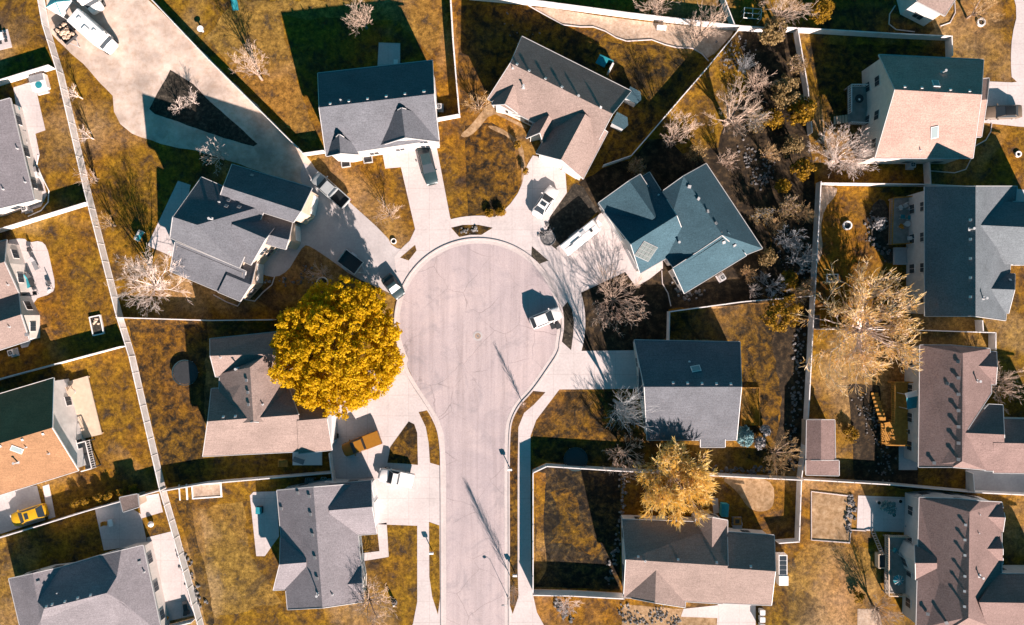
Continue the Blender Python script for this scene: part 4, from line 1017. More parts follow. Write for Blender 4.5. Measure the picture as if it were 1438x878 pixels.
for i, (x, y, r, h, m, l) in enumerate([
    (1066, 116, 20, 4.5, 'twig', 'brown bare shrub tree left of the uppermost orange tree in the wild strip'),
    (1060, 168, 17, 3.5, 'twiggrey', 'grey bare shrub between the big bare tree and the orange trees'),
    (1078, 216, 16, 3.2, 'twiggold', 'tan bare shrub right of the stream of pebbles in the wild strip'),
    (1104, 292, 18, 3.8, 'twig', 'brown bare shrub between the small orange bush and the grey bare trees'),
    (1128, 300, 15, 3.5, 'twiggold', 'tan bare shrub against the long right fence beside the white fence corner'),
    (1070, 302, 14, 3.0, 'twiggrey', 'low grey bare shrub east of the ridge of the blue-grey house'),
    (1020, 226, 15, 3.0, 'twig', 'low brown bare shrub below the big bare tree'),
    (978, 214, 14, 2.6, 'twiggold', 'low tan bare shrub below the thin twiggy bare tree'),
    (1044, 92, 17, 3.6, 'twiggrey', 'grey bare shrub at the pebble patch below the top fence end'),
    (1118, 92, 13, 3.2, 'twig', 'small brown bare shrub beside the teal-shaded fence near the top'),
    (1090, 318, 13, 2.6, 'twiggold', 'small tan bare shrub left of the upper grey bare tree'),
    (1126, 408, 15, 3.2, 'twig', 'brown bare shrub at the fence junction above the round orange tree'),
    (1050, 384, 13, 2.4, 'twiggold', 'low tan shrub by the south-east wall of the blue-grey house'),
    (892, 236, 15, 2.6, 'twig', 'low brown bare shrub at the lower end of the slanting fence')]):
    bare_tree(l, x, y, r, h, 300 + i, m, 10, group=WG, levels=2, twigs=7, leaves='leafbrown' if i % 2 else None, nleaf=2, lsize=.09, name='bare_shrub', lrad=.25)
SG = 'orange shrubs along the white fence'
for i, (x, y, r, l) in enumerate([
    (107, 706, 7, 'leftmost orange shrub of the row along the lower left fence'), (121, 703, 8, 'second orange shrub from the left along the lower left fence'),
    (139, 700, 8, 'third orange shrub from the left along the lower left fence'), (155, 696, 8, 'third orange shrub from the right along the lower left fence'),
    (171, 691, 8, 'second orange shrub from the right along the lower left fence'), (188, 686, 8, 'rightmost orange shrub of the row along the lower left fence')]):
    leafy_tree(l, x, y, r, 1.6, 80 + i, 'leaforange', 14, 36, .12, group=SG, name='shrub', clump=(.25, .45))
leafy_tree('left of two rounded orange shrubs at the tip of the lawn by the court', 687, 299, 7, .9, 90, 'leaforange', 16, 60, .1, group='rounded shrubs at the lawn tip', name='shrub', clump=(.25, .4))
leafy_tree('right of two rounded orange shrubs at the tip of the lawn by the court', 703, 298, 7, .9, 91, 'leaforange', 16, 60, .1, group='rounded shrubs at the lawn tip', name='shrub', clump=(.25, .4))
leafy_tree('dark shrub at the edge of the taupe house path', 727, 204, 6, 1.3, 92, 'leaforange', 12, 40, .1, name='shrub', clump=(.25, .4))
leafy_tree('small dark shrub by the white sedan drive', 738, 240, 6, 1.1, 93, 'leaforange', 10, 40, .1, name='shrub', clump=(.2, .35))
leafy_tree('teal blue spruce at the south-east corner of the house with the dark north slope', 1045, 613, 16, 2.8, 94, 'leafteal', 60, 60, .12, name='spruce_tree', clump=(.3, .5), zc=1.3, rz=1.4)
leafy_tree('silvery white shrub just right of the blue spruce, upper', 1074, 605, 9, 1.8, 95, 'leafwhite', 22, 40, .13, name='shrub', clump=(.25, .45), group='silver shrubs by the spruce')
leafy_tree('silvery white shrub just right of the blue spruce, lower', 1066, 622, 11, 1.8, 96, 'leafwhite', 26, 40, .13, name='shrub', clump=(.25, .45), group='silver shrubs by the spruce')
leafy_tree('dark bush inside the curved bed by the furnished deck', 1236, 314, 12, 1.6, 97, 'leafwhite', 20, 36, .12, name='shrub', clump=(.25, .5))
leafy_tree('rough orange bush at the lawn edge below the curved bed', 1196, 610, 14, 1.4, 98, 'leaforange', 22, 36, .12, name='shrub', clump=(.25, .5))
leafy_tree('orange bush in the small bed south of the tall peach house deck', 1186, 190, 11, 1.6, 99, 'leaforange', 16, 40, .12, name='shrub', clump=(.25, .5))
leafy_tree('orange-tan bush over the white slab corner at the bottom right', 1206, 838, 10, 1.3, 100, 'leaforange', 14, 36, .11, name='shrub', clump=(.25, .4))
# loose stones
def stones(name, pts, n, spread, size, seed, mat='rock'):
    rng = random.Random(seed); b = MB(); L = resample(pts, 2)
    for _ in range(n):
        x, y = L[rng.randrange(len(L))]
        p = P(x + rng.gauss(0, spread), y + rng.gauss(0, spread)); r = size * rng.uniform(.4, 1.3)
        b.blob((p.x, p.y, r * .3), r, rng)
    tag(b.build(name, mat), kind='stuff')
stones('border_rocks', [(1122, 458), (1118, 560), (1113, 655)], 150, 4.5, .2, 1)
stones('stream_rocks', [(1046, 205), (1058, 240), (1070, 258), (1082, 240), (1078, 215)], 130, 5, .17, 2)
stones('border_rocks', [(875, 660), (874, 700), (873, 728), (862, 780), (855, 825)], 90, 2.4, .22, 3)
stones('border_rocks', [(1222, 300), (1222, 335), (1236, 352), (1250, 358)], 70, 3, .2, 4)
stones('border_rocks', [(1010, 80), (1022, 90), (1030, 84), (1020, 64), (1050, 62)], 90, 7, .16, 5)
stones('border_rocks', [(1000, 660), (1040, 662), (1075, 660)], 60, 3, .25, 6)
stones('border_rocks', [(875, 850), (880, 872), (905, 872), (925, 860), (952, 874)], 140, 5, .18, 7, 'rock')
stones('border_rocks', [(1196, 697), (1196, 720), (1188, 745)], 40, 3, .28, 8)
stones('border_rocks', [(252, 770), (268, 810), (280, 860)], 80, 5, .25, 9)
stones('bed_rocks', [(762, 330), (772, 322), (768, 318)], 26, 3, .25, 10)
stones('bed_rocks', [(650, 324), (670, 323)], 22, 3, .22, 11)
stones('bed_rocks', [(430, 372), (440, 392), (372, 395), (360, 410)], 40, 4, .2, 12)
stones('bed_rocks', [(1210, 560), (1225, 600), (1250, 640), (1240, 665)], 130, 8, .15, 13)
stones('bed_rocks', [(950, 395), (948, 405), (965, 414), (985, 410)], 40, 4, .22, 14)
stones('yard_gravel', [(700, 30), (760, 60)], 10, 10, .15, 15)
stones('bed_rocks', [(790, 850), (780, 845), (800, 868)], 30, 4, .25, 16)
stones('bed_rocks', [(1100, 330), (1110, 380), (1090, 410)], 90, 12, .14, 17)
# ================================================================ VEHICLES
def loft(mb, secs, cap=True):
    n = len(secs[0]); o = len(mb.v)
    for s_ in secs: mb.v += [Vector(p) for p in s_]
    for i in range(len(secs) - 1):
        for k in range(n): mb.f.append((o + i * n + k, o + (i + 1) * n + k, o + (i + 1) * n + (k + 1) % n, o + i * n + (k + 1) % n))
    if cap:
        mb.f.append(tuple(o + k for k in range(n))); mb.f.append(tuple(o + (len(secs) - 1) * n + k for k in reversed(range(n))))
def sec(x, w, zb, zt, r=.12):
    return [(x, w * .92, zb), (x, w, zb + .2), (x, w, zt - r * 1.4), (x, w - r * .4, zt - r * .5), (x, w - r * 1.6, zt), (x, 0, zt + .03),
            (x, -w + r * 1.6, zt), (x, -w + r * .4, zt - r * .5), (x, -w, zt - r * 1.4), (x, -w, zb + .2), (x, -w * .92, zb)]
def wheel(root, x, y, r=.33, w=.22):
    b = MB(); s_ = 1 if y > 0 else -1
    b.tube([(x, y - s_ * w, r), (x, y, r)], r, 18); t = b.build('wheel', 'tyre', root, local=True)
    b = MB(); b.tube([(x, y - s_ * .02, r), (x, y + s_ * .012, r)], r * .62, 12); b.build('rim', 'metal', t, local=True)
def place(name, label, cat, px0, py0, px1, py1, z=.9, group=None):
    """rear pixel -> front pixel; returns the root and length between them"""
    a, b = P(px0, py0, z), P(px1, py1, z); d = b - a; c = (a + b) / 2
    return thing(name, label, cat, (c.x, c.y, .045), math.atan2(d.y, d.x), group), d.length
def quadpatch(name, mat, root, pts, off, smooth=False):
    p = [Vector(q) for q in pts]; n = (p[1] - p[0]).cross(p[2] - p[0]).normalized() * off
    b = MB(); q = [v + n for v in p]; e = [v - n * .5 for v in p]
    m = len(p)
    b.add(e + q, [tuple(reversed(range(m))), tuple(range(m, 2 * m))] + [(i, (i + 1) % m, m + (i + 1) % m, m + i) for i in range(m)])
    return fixn(b.build(name, mat, root, local=True))
CARS = 'cars parked around the court'
def car(label, rear, front, body, kind='sedan', W=1.86, cat='car', name='parked_car', roofm=None, group=CARS, sunroof=False):
    root, L = place(name, label, cat, *rear, *front, group=group)
    h = L / 2; w = W / 2; b = MB()
    suv = kind == 'suv'
    belt = 1.08 if suv else .92; top = 1.74 if suv else 1.44
    hood = .98 if suv else .84
    rear_t = belt if suv else .95
    loft(b, [sec(-h, w * .72, .42, rear_t - .3), sec(-h + .05, w * .84, .3, rear_t - .12), sec(-h + .22, w * .94, .25, rear_t - .02), sec(-h + .7, w, .22, rear_t), sec(-.4, w, .22, belt), sec(h * .32, w, .22, belt - .01),
             sec(h - .75, w * .97, .22, hood), sec(h - .3, w * .88, .25, hood - .1), sec(h - .08, w * .74, .3, hood - .24), sec(h, w * .6, .4, hood - .34)])
    fixn(b.build('body', body, root, local=True, smooth=True))
    # greenhouse
    xr0, xr1 = (-h + .15, -h + .75) if suv else (-h + .6, -h + 1.4)
    xf0, xf1 = (h * .46, h * .02) if suv else (h * .42, h * .0)
    wb, wt = w * .92, w * .68
    cb = MB()
    A = [(xr0, wb, belt - .04), (xf0, wb * .95, belt - .04), (xf0, -wb * .95, belt - .04), (xr0, -wb, belt - .04)]
    T = [(xr1, wt, top), (xf1, wt, top), (xf1, -wt, top), (xr1, -wt, top)]
    cb.add(A + T, [(4, 5, 6, 7), (0, 1, 5, 4), (1, 2, 6, 5), (2, 3, 7, 6), (3, 0, 4, 7), (3, 2, 1, 0)])
    fixn(cb.build('cabin', body, root, local=True))
    rf = MB(); n = 7
    for i in range(n):
        x = xr1 - .06 + (xf1 - xr1 + .12) * i / (n - 1)
        for j in range(5):
            y = wt * 1.02 * (j / 2 - 1); rf.v.append(Vector((x, y, top + .055 * (1 - (j / 2 - 1) ** 2) * (1 - abs(2 * i / (n - 1) - 1) ** 3) + .012)))
    for i in range(n - 1):
        for j in range(4): rf.f.append((i * 5 + j, (i + 1) * 5 + j, (i + 1) * 5 + j + 1, i * 5 + j + 1))
    fixn(rf.build('roof', roofm or body, root, local=True, smooth=True))
    L_ = lambda p, q, t: tuple(Vector(p).lerp(Vector(q), t))
    def inner(q4, m=.07):
        c = sum((Vector(p) for p in q4), Vector()) / 4; return [tuple(Vector(p).lerp(c, m)) for p in q4]
    quadpatch('windshield', 'glass', root, inner([A[2], A[1], T[1], T[2]]), .015)
    quadpatch('rear_window', 'glass', root, inner([A[0], A[3], T[3], T[0]]), .015)
    for s_ in (0, 1):
        f = ([A[1], A[0], T[0], T[1]] if s_ == 0 else [A[3], A[2], T[2], T[3]])
        quadpatch('side_window', 'glass', root, inner(f, .12), .015)
    if sunroof:
        q = MB(); q.box((xf1 - .45, 0, top + .065), (.55, .8, .02)); q.build('sunroof', 'glass', root, local=True)
    for x in (-h + .85, h - .88):
        for y in (w - .02, -w + .02): wheel(root, x, y, .35 if suv else .32)
    for s_ in (1, -1):
        q = MB(); q.box((h - .16, s_ * w * .64, hood - .24), (.2, .32, .14)); bevel(q.build('headlight', 'lamp_w', root, local=True), .03)
        q = MB(); q.box((-h + .1, s_ * w * .7, rear_t - .24), (.16, .3, .16)); bevel(q.build('tail_light', 'lamp_r', root, local=True), .03)
        q = MB(); q.box((xf0 - .25, s_ * (w + .1), belt + .06), (.16, .22, .14)); bevel(q.build('mirror', body, root, local=True), .03)
    return root
def pickup(label, rear, front, body, bedmat, W=1.95, group='pickup trucks parked by the houses', cover=False):
    root, L = place('pickup_truck', label, 'pickup truck', *rear, *front, z=1.0, group=group)
    h = L / 2; w = W / 2; b = MB()
    xc = -h + L * .40          # rear of cab
    loft(b, [sec(xc, w, .35, 1.12), sec(h - 1.6, w, .35, 1.12), sec(h - 1.2, w * .98, .35, 1.1), sec(h - .3, w * .92, .35, 1.02), sec(h - .07, w * .8, .4, .92), sec(h, w * .72, .45, .8)])
    fixn(b.build('body', body, root, local=True, smooth=True))
    bd = MB()
    for s_ in (1, -1): bd.box(((xc - h) / 2, s_ * (w - .06), .82), (xc + h, .12, .62))
    bd.box((-h + .05, 0, .82), (.1, W - .24, .6)); bd.box((xc - .05, 0, .82), (.08, W - .24, .6))
    bo = bd.build('cargo_bed', body, root, local=True)
    q = MB()
    if cover: q.box(((xc - h) / 2, 0, 1.14), (xc + h - .04, W - .06, .07)); q.build('bed_cover', bedmat, bo, local=True)
    else: q.box(((xc - h) / 2, 0, .62), (xc + h - .22, W - .26, .06)); q.build('bed_floor', bedmat, bo, local=True)
    belt, top = 1.1, 1.78; x0, x1 = xc + .02, h - 1.35; T0, T1 = xc + .18, h - 2.05; wb, wt = w * .93, w * .78
    A = [(x0, wb, belt), (x1, wb, belt), (x1, -wb, belt), (x0, -wb, belt)]; T = [(T0, wt, top), (T1, wt, top), (T1, -wt, top), (T0, -wt, top)]
    cb = MB(); cb.add(A + T, [(4, 5, 6, 7), (0, 1, 5, 4), (1, 2, 6, 5), (2, 3, 7, 6), (3, 0, 4, 7)]); bevel(fixn(cb.build('cabin', body, root, local=True)), .03)
    def inner(q4, m=.08):
        c = sum((Vector(p) for p in q4), Vector()) / 4; return [tuple(Vector(p).lerp(c, m)) for p in q4]
    quadpatch('windshield', 'glass', root, inner([A[2], A[1], T[1], T[2]]), .02)
    quadpatch('rear_window', 'glass', root, inner([A[0], A[3], T[3], T[0]]), .02)
    quadpatch('side_window', 'glass', root, inner([A[1], A[0], T[0], T[1]], .13), .02); quadpatch('side_window', 'glass', root, inner([A[3], A[2], T[2], T[3]], .13), .02)
    for x in (-h + 1.1, h - .95):
        for y in (w - .01, -w + .01): wheel(root, x, y, .39, .26)
    for s_ in (1, -1):
        q = MB(); q.box((h - .08, s_ * w * .68, .82), (.14, .3, .18)); q.build('headlight', 'lamp_w', root, local=True)
        q = MB(); q.box((-h - .01, s_ * w * .9, .85), (.06, .14, .34)); q.build('tail_light', 'lamp_r', root, local=True)
        q = MB(); q.box((x1 - .2, s_ * (w + .12), 1.2), (.14, .24, .2)); q.build('mirror', body, root, local=True)
    q = MB(); q.box((h + .04, 0, .55), (.12, W * .8, .2)); q.build('bumper', 'metal', root, local=True)
    return root
car('dark teal car on the drive of the grey house at the court head', (594, 204), (607, 259), 'car_teal')
car('white sedan with dark windows and sunroof on the drive of the taupe house', (752, 304), (779, 263), 'car_white', sunroof=True)
car('white sports utility vehicle parked against the kerb on the right of the court', (745, 455), (788, 438), 'car_white', 'suv')
car('teal car at the mouth of the shaded drive, nose out beside the yellow tree', (541, 388), (563, 417), 'car_teal')
car('yellow truck-like wagon with a square dark windscreen on the left edge drive', (64, 716), (15, 732), 'car_yellow', 'suv', W=2.0, sunroof=True)
car('brown car with a dark glass roof on the drive of the tall peach house', (1436, 156), (1382, 158), 'car_brown', 'sedan', roofm='car_black')
pickup('silver pickup truck with a black bed beside the many-gabled house', (486, 287), (441, 247), 'car_silver', 'car_black')
pickup('orange pickup truck with an orange covered bed on the drive under the yellow tree house', (533, 614), (481, 634), 'car_orange', 'car_orange', cover=True)
pickup('white pickup truck on the wide drive above the grey corner lot house', (580, 676), (532, 666), 'car_white', 'whitep', cover=True)
# motorhome
def motorhome(label, rear, front, W=2.35, group='motorhomes in the gravel yard'):
    root, L = place('motorhome', label, 'motorhome', *rear, *front, z=2.0, group=group); h = L / 2; w = W / 2
    b = MB(); loft(b, [[(x, s * w, z) for s, z in ((1, .5), (1, 2.75), (.86, 2.9), (-.86, 2.9), (-1, 2.75), (-1, .5))] for x in (-h, h - 1.3)]); bevel(fixn(b.build('body', 'car_white', root, local=True)), .05)
    c = MB(); loft(c, [sec(h - 1.32, w * .9, .4, 1.5), sec(h - .8, w * .88, .4, 1.35), sec(h - .1, w * .78, .45, 1.15), sec(h, w * .6, .5, .95)]); fixn(c.build('hood', 'car_white', root, local=True, smooth=True))
    c = MB(); c.add([(h - 1.3, w * .85, 1.45), (h - .75, w * .8, 1.3), (h - .75, -w * .8, 1.3), (h - 1.3, -w * .85, 1.45), (h - 1.3, w * .75, 2.2), (h - 1.3, -w * .75, 2.2)], [(1, 2, 5, 4), (0, 1, 4), (2, 3, 5)]); c.build('windshield', 'glass', root, local=True)
    c = MB(); loft(c, [[(x, s * w * .9, z) for s, z in ((1, 2.2), (1, 2.75 - d), (-1, 2.75 - d), (-1, 2.2))] for x, d in ((h - 1.35, 0), (h - .8, .15))]); fixn(c.build('overcab', 'car_white', root, local=True))
    for x in (-h + 1.5, h - .8):
        for y in (w - .03, -w + .03): wheel(root, x, y, .38, .25)
    for x, y, sx, sy in ((-h + 1.2, .2, .5, .5), (-.2, -.3, .9, .7), (h - 2.2, .3, .45, .45)):
        q = MB(); q.box((x, y, 2.97), (sx, sy, .16)); bevel(q.build('roof_hatch', 'whitep', root, local=True), .03)
    for s in (1, -1):
        for x in (-h + 1.5, h - 2.6): q = MB(); q.box((x, s * (w + .005), 1.9), (1.0, .03, .55)); q.build('side_window', 'glass', root, local=True)
    return root
motorhome('white motorhome with a dark windscreen parked in the gravel yard at upper left', (107, 24), (153, 65))
motorhome('white motorhome cut by the top edge above the other motorhome', (104, -34), (131, 11))
# canopy
t = thing('canopy_tent', 'white square canopy with dark crossing ribs in the gravel yard corner', 'canopy', P(83, 6, 2), 0)
t.location.z = 0; t.rotation_euler.z = R(-30)
b = MB(); b.add([(-1.3, -1.3, 2.1), (1.3, -1.3, 2.1), (1.3, 1.3, 2.1), (-1.3, 1.3, 2.1), (0, 0, 2.7)], [(0, 1, 4), (1, 2, 4), (2, 3, 4), (3, 0, 4)])
for i in range(4):
    a = [(-1.3, -1.3), (1.3, -1.3), (1.3, 1.3), (-1.3, 1.3)][i]; c = [(-1.3, -1.3), (1.3, -1.3), (1.3, 1.3), (-1.3, 1.3)][(i + 1) % 4]
    b.add([(a[0], a[1], 1.85), (c[0], c[1], 1.85), (c[0], c[1], 2.1), (a[0], a[1], 2.1)], [(0, 1, 2, 3)])
b.build('cover', 'whitep', t, local=True)
for a in ((-1.25, -1.25), (1.25, -1.25), (1.25, 1.25), (-1.25, 1.25)):
    b = MB(); b.cyl((a[0], a[1], 0), .04, 2.1, 8); b.build('leg', 'metal', t, local=True)
    b = MB(); b.beam((a[0] * .98, a[1] * .98, 2.16), (0, 0, 2.74), .12, .05); b.build('rib', 'teal', t, local=True)
# trailers
def flat_trailer(label, rear, front, W, bodymat, floor, name='utility_trailer', load=None, side=.4):
    root, L = place(name, label, 'trailer', *rear, *front, z=.8); h = L / 2; w = W / 2
    b = MB(); b.box((0, 0, .6), (L, W, .08)); b.build('floor', floor, root, local=True)
    for s in (1, -1): b = MB(); b.box((0, s * w, .6 + side / 2), (L, .06, side)); b.build('side_rail', bodymat, root, local=True)
    b = MB(); b.box((-h, 0, .6 + side / 2), (.06, W, side)); b.build('tailgate', bodymat, root, local=True)
    b = MB(); b.box((h, 0, .6 + side / 2), (.06, W, side)); b.build('headboard', bodymat, root, local=True)
    b = MB(); b.beam((h, w * .6, .5), (h + 1.1, 0, .5), .09, .09); b.beam((h, -w * .6, .5), (h + 1.1, 0, .5), .09, .09); b.cyl((h + 1.0, 0, 0.02), .05, .6, 8); b.build('tow_bar', 'metal', root, local=True)
    for y in (w + .2, -w - .01): wheel(root, -.2, y, .32, .2)
    for s in (1, -1): b = MB(); b.box((-.2, s * (w + .12), .74), (.9, .24, .05)); b.build('mudguard', bodymat, root, local=True)
    if load:
        rng = random.Random(5); b = MB()
        for _ in range(34): b.blob((rng.uniform(-h, h) * .75, rng.uniform(-w, w) * .75, .75 + rng.random() * .35), .3 * rng.uniform(.5, 1.2), rng)
        o = b.build('load_heap', load, root, local=True)
    return root
flat_trailer('small dark utility trailer in the shade of the drive above the yellow tree', (480, 359), (504, 377), 2.1, 'metal', 'darkp')
flat_trailer('dark trailer heaped with pale rubble beside the motorhome in the gravel yard', (84, 36), (101, 56), 2.0, 'darkp', 'darkp', load='tan')
root, L = place('camper_trailer', 'long white covered trailer with its tow end at the garage of the solar panel house', 'trailer', 792, 352, 838, 315, z=1.6); h = L / 2; w = .92
b = MB(); loft(b, [[(x, s * w, z) for s, z in ((1, .45), (1, 1.7 - d), (.85, 1.84 - d), (-.85, 1.84 - d), (-1, 1.7 - d), (-1, .45))] for x, d in ((-h, .1), (-h + .15, 0), (h - .2, 0), (h, .15))]); fixn(b.build('body', 'car_white', root, local=True))
for x, y, sx, sy, m in ((-.9, .1, 1.5, .05, 'greyp'), (.6, .25, .7, .55, 'metal'), (1.7, -.25, .35, .35, 'darkp'), (-1.7, -.3, .6, .4, 'whitep')):
    q = MB(); q.box((x, y, 1.88), (sx, sy, .14)); q.build('roof_hatch', m, root, local=True)
q = MB(); q.beam((-h + .2, 0, 1.86), (h - .3, 0, 1.86), .04, .04); q.build('roof_seam', 'metal', root, local=True)
b = MB(); b.beam((h, .5, .5), (h + 1.2, 0, .5), .09, .09); b.beam((h, -.5, .5), (h + 1.2, 0, .5), .09, .09); b.build('tow_bar', 'metal', root, local=True)
b = MB(); b.box((h + .45, 0, .72), (.5, .9, .4)); bevel(b.build('gas_box', 'whitep', root, local=True), .06)
for x in (-.7, .15):
    for y in (w + .02, -w - .02): wheel(root, x, y, .33, .22)
for s in (1, -1): b = MB(); b.box((-.3, s * (w + .1), .78), (1.8, .24, .06)); b.build('mudguard', 'greyp', root, local=True)

# ================================================================ SMALL THINGS
def at(px, py, z=0.0): 
    p = P(px, py, 0); return (p.x, p.y, z)
def simple(name, label, cat, px, py, parts, rz=0.0, z=0.0, group=None):
    t = thing(name, label, cat, at(px, py, z), R(rz), group)
    for nm, mat, fn in parts:
        b = MB(); fn(b); b.build(nm, mat, t, local=True)
    return t
# manhole in the court
simple('manhole_cover', 'round iron manhole cover with a pale concrete collar in the middle of the court', 'manhole cover', 671, 472,
       [('collar', 'concrete2', lambda b: b.ring((0, 0, 0), .55, .26, .02)), ('lid', 'bark', lambda b: b.cyl((0, 0, 0), .42, .015, 24)), ('hub', 'greyp', lambda b: b.cyl((0, 0, .015), .14, .01, 12))], z=.042)
# street lamp
t = simple('street_lamp', 'slender street lamp at the kerb beside the slim bare tree in the road verge', 'street lamp', 713, 838,
       [('pole', 'metal', lambda b: (b.tube([(0, 0, 0), (0, 0, 1.6), (0, 0, 2.7)], [.04, .03, .025], 10), b.cyl((0, 0, 0), .08, .2, 10))),
        ('arm', 'metal', lambda b: b.tube([(0, 0, 2.65), (-.2, 0, 2.82), (-.45, 0, 2.84)], .025, 8)),
        ('lamp_head', 'greyp', lambda b: loft(b, [[(-.4, .08, 2.8), (-.4, .08, 2.9), (-.4, -.08, 2.9), (-.4, -.08, 2.8)], [(-.65, .13, 2.78), (-.65, .1, 2.9), (-.65, -.1, 2.9), (-.65, -.13, 2.78)], [(-.85, .06, 2.8), (-.85, .05, 2.86), (-.85, -.05, 2.86), (-.85, -.06, 2.8)]]))], z=.04)
def mailbox(label, px, py):
    return simple('mailbox', label, 'mailbox', px, py, [('post', 'wood', lambda b: b.box((0, 0, .5), (.1, .1, 1.0))),
        ('box', 'whitep', lambda b: loft(b, [[(x, .16, 1.0), (x, .16, 1.2), (x, .09, 1.3), (x, -.09, 1.3), (x, -.16, 1.2), (x, -.16, 1.0)] for x in (-.3, .3)])),
        ('flag', 'lamp_r', lambda b: b.box((.05, .18, 1.2), (.05, .02, .2)))], z=.045, group='white mailboxes by the road')
mailbox('white mailbox on the verge left of the road', 607, 773)
mailbox('white mailbox on the verge right of the road', 723, 804)
def bin_(label, px, py, mat='darkp', rz=0, group='wheeled rubbish bins'):
    return simple('rubbish_bin', label, 'rubbish bin', px, py, [
        ('body', mat, lambda b: loft(b, [[(-.24, -.26, .06), (.24, -.26, .06), (.24, .26, .06), (-.24, .26, .06)], [(-.32, -.34, 1.0), (.32, -.34, 1.0), (.32, .34, 1.0), (-.32, .34, 1.0)]])),
        ('lid', mat, lambda b: (b.box((0, 0, 1.04), (.7, .74, .08)), b.box((.36, 0, 1.0), (.06, .5, .06)))),
        ('wheel', 'tyre', lambda b: b.tube([(.26, -.32, .12), (.26, .32, .12)], .12, 10))], rz, .045, group)
mailbox('white mailbox on the right verge beside the shaded upper pavement', 716, 657)
bin_('dark bin at the kerb just below the white sports utility vehicle, left one', 776, 458, 'darkp', 20)
bin_('dark bin at the kerb just below the white sports utility vehicle, right one', 783, 458, 'darkp', 20)
bin_('dark bin standing at the garage corner beside the orange pickup', 472, 612)
bin_('grey barrel-like bin beside the drive at the bottom, upper of three', 1067, 856, 'metal', group='pale bins beside the lower drive')
bin_('grey barrel-like bin beside the drive at the bottom, middle of three', 1067, 866, 'metal', group='pale bins beside the lower drive')
bin_('grey barrel-like bin beside the drive at the bottom, lowest of three', 1067, 876, 'metal', group='pale bins beside the lower drive')
# air conditioners
def acu(label, px, py, rz=0):
    return simple('air_conditioner', label, 'air conditioner', px, py, [('base', 'concrete2', lambda b: b.box((0, 0, .05), (1.15, 1.15, .1))),
        ('cabinet', 'metal', lambda b: b.box((0, 0, .5), (.8, .8, .8))), ('fan', 'darkp', lambda b: b.cyl((0, 0, .9), .32, .03, 18)), ('grille', 'metal', lambda b: (b.ring((0, 0, .92), .33, .05, .04), b.box((0, 0, .945), (.66, .03, .02)), b.box((0, 0, .945), (.03, .66, .02))))], rz, 0, 'air conditioners beside the house walls')
acu('air conditioner on a pad below the pale grey roofed house at the left edge', 40, 294, 15)
acu('air conditioner on a pad under the south wall of the tall peach house', 1277, 233)
acu('white air conditioner on a pad at the south-east wall of the blue-grey house', 1012, 390, 32)
acu('air conditioner in the shade by the south wall of the left edge double-gabled house', 21, 495, 15)
acu('air conditioner at the upper north corner of the many-gabled house', 256, 372, 20)
acu('air conditioner beside the east end of the grey house at the head of the court', 617, 152)
# rings
def ring(label, px, py, r, w=.14, h=.25, mat='whitep', inside_='mulch', name='tree_ring', cat='edging ring'):
    return simple(name, label, cat, px, py, [('edging', mat, lambda b: b.ring((0, 0, 0), r, w, h)), ('fill', inside_, lambda b: b.cyl((0, 0, .0), r - w / 2, .06, 24))])
ring('round white edging around the small bare tree above the yellow tree', 453, 397, .75)
ring('round white fire pit ring on the orange lawn beside the furnished deck', 1189, 317, .55, .16, .35, inside_='darkp', name='fire_pit', cat='fire pit')
ring('round white edging ring under the bare tree at the top right', 1377, 32, .5, .2, .25)
ring('round white edging ring at the foot of the whitish bare tree by the left fence', 222, 403, .45, .12)
ring('white edging ring by the kerb end of the teal car drive lawn', 553, 339, .35, .1)
ring('round stone edged bed with pebbles at the corner of the white sedan drive', 770, 335, 1.0, .12, .15, 'rock', 'rock')
ring('white ring half cut by the right edge lawn below the peach house drive', 1429, 217, .35, .16)
def tramp(label, px, py, r, mat='darkp'):
    t = simple('trampoline', label, 'trampoline', px, py, [('mat', mat, lambda b: b.cyl((0, 0, .52), r * .92, .03, 28)), ('frame', 'car_teal', lambda b: b.ring((0, 0, .48), r, .14, .1, 32))], 0, 0, 'round trampolines')
    for k in range(6):
        a = k * math.pi / 3; b = MB(); b.tube([(r * math.cos(a), r * math.sin(a), 0), (r * math.cos(a), r * math.sin(a), .5)], .04, 6); b.build('leg', 'metal', t, local=True)
    return t
tramp('dark round trampoline on the rough lawn left of the cross-roofed house', 262, 523, 1.75)
tramp('round trampoline in deep shade south-west of the house with the dark north slope', 808, 644, 1.6)
for x, y, rz, l in ((486, 230, 8, 'white rimmed window well under the left gable of the grey two-gabled house'), (517, 224, 8, 'white rimmed window well between the two gables of the grey house')):
    simple('window_well', l, 'window well', x, y, [('rim', 'metal', lambda b: (b.beam((-.6, -.5, .15), (.6, -.5, .15), .09, .3), b.beam((-.6, -.5, .15), (-.6, .4, .15), .09, .3), b.beam((.6, -.5, .15), (.6, .4, .15), .09, .3))), ('pit', 'darkp', lambda b: b.box((0, -.05, .02), (1.1, .8, .04)))], rz, 0, 'window wells of the grey house')
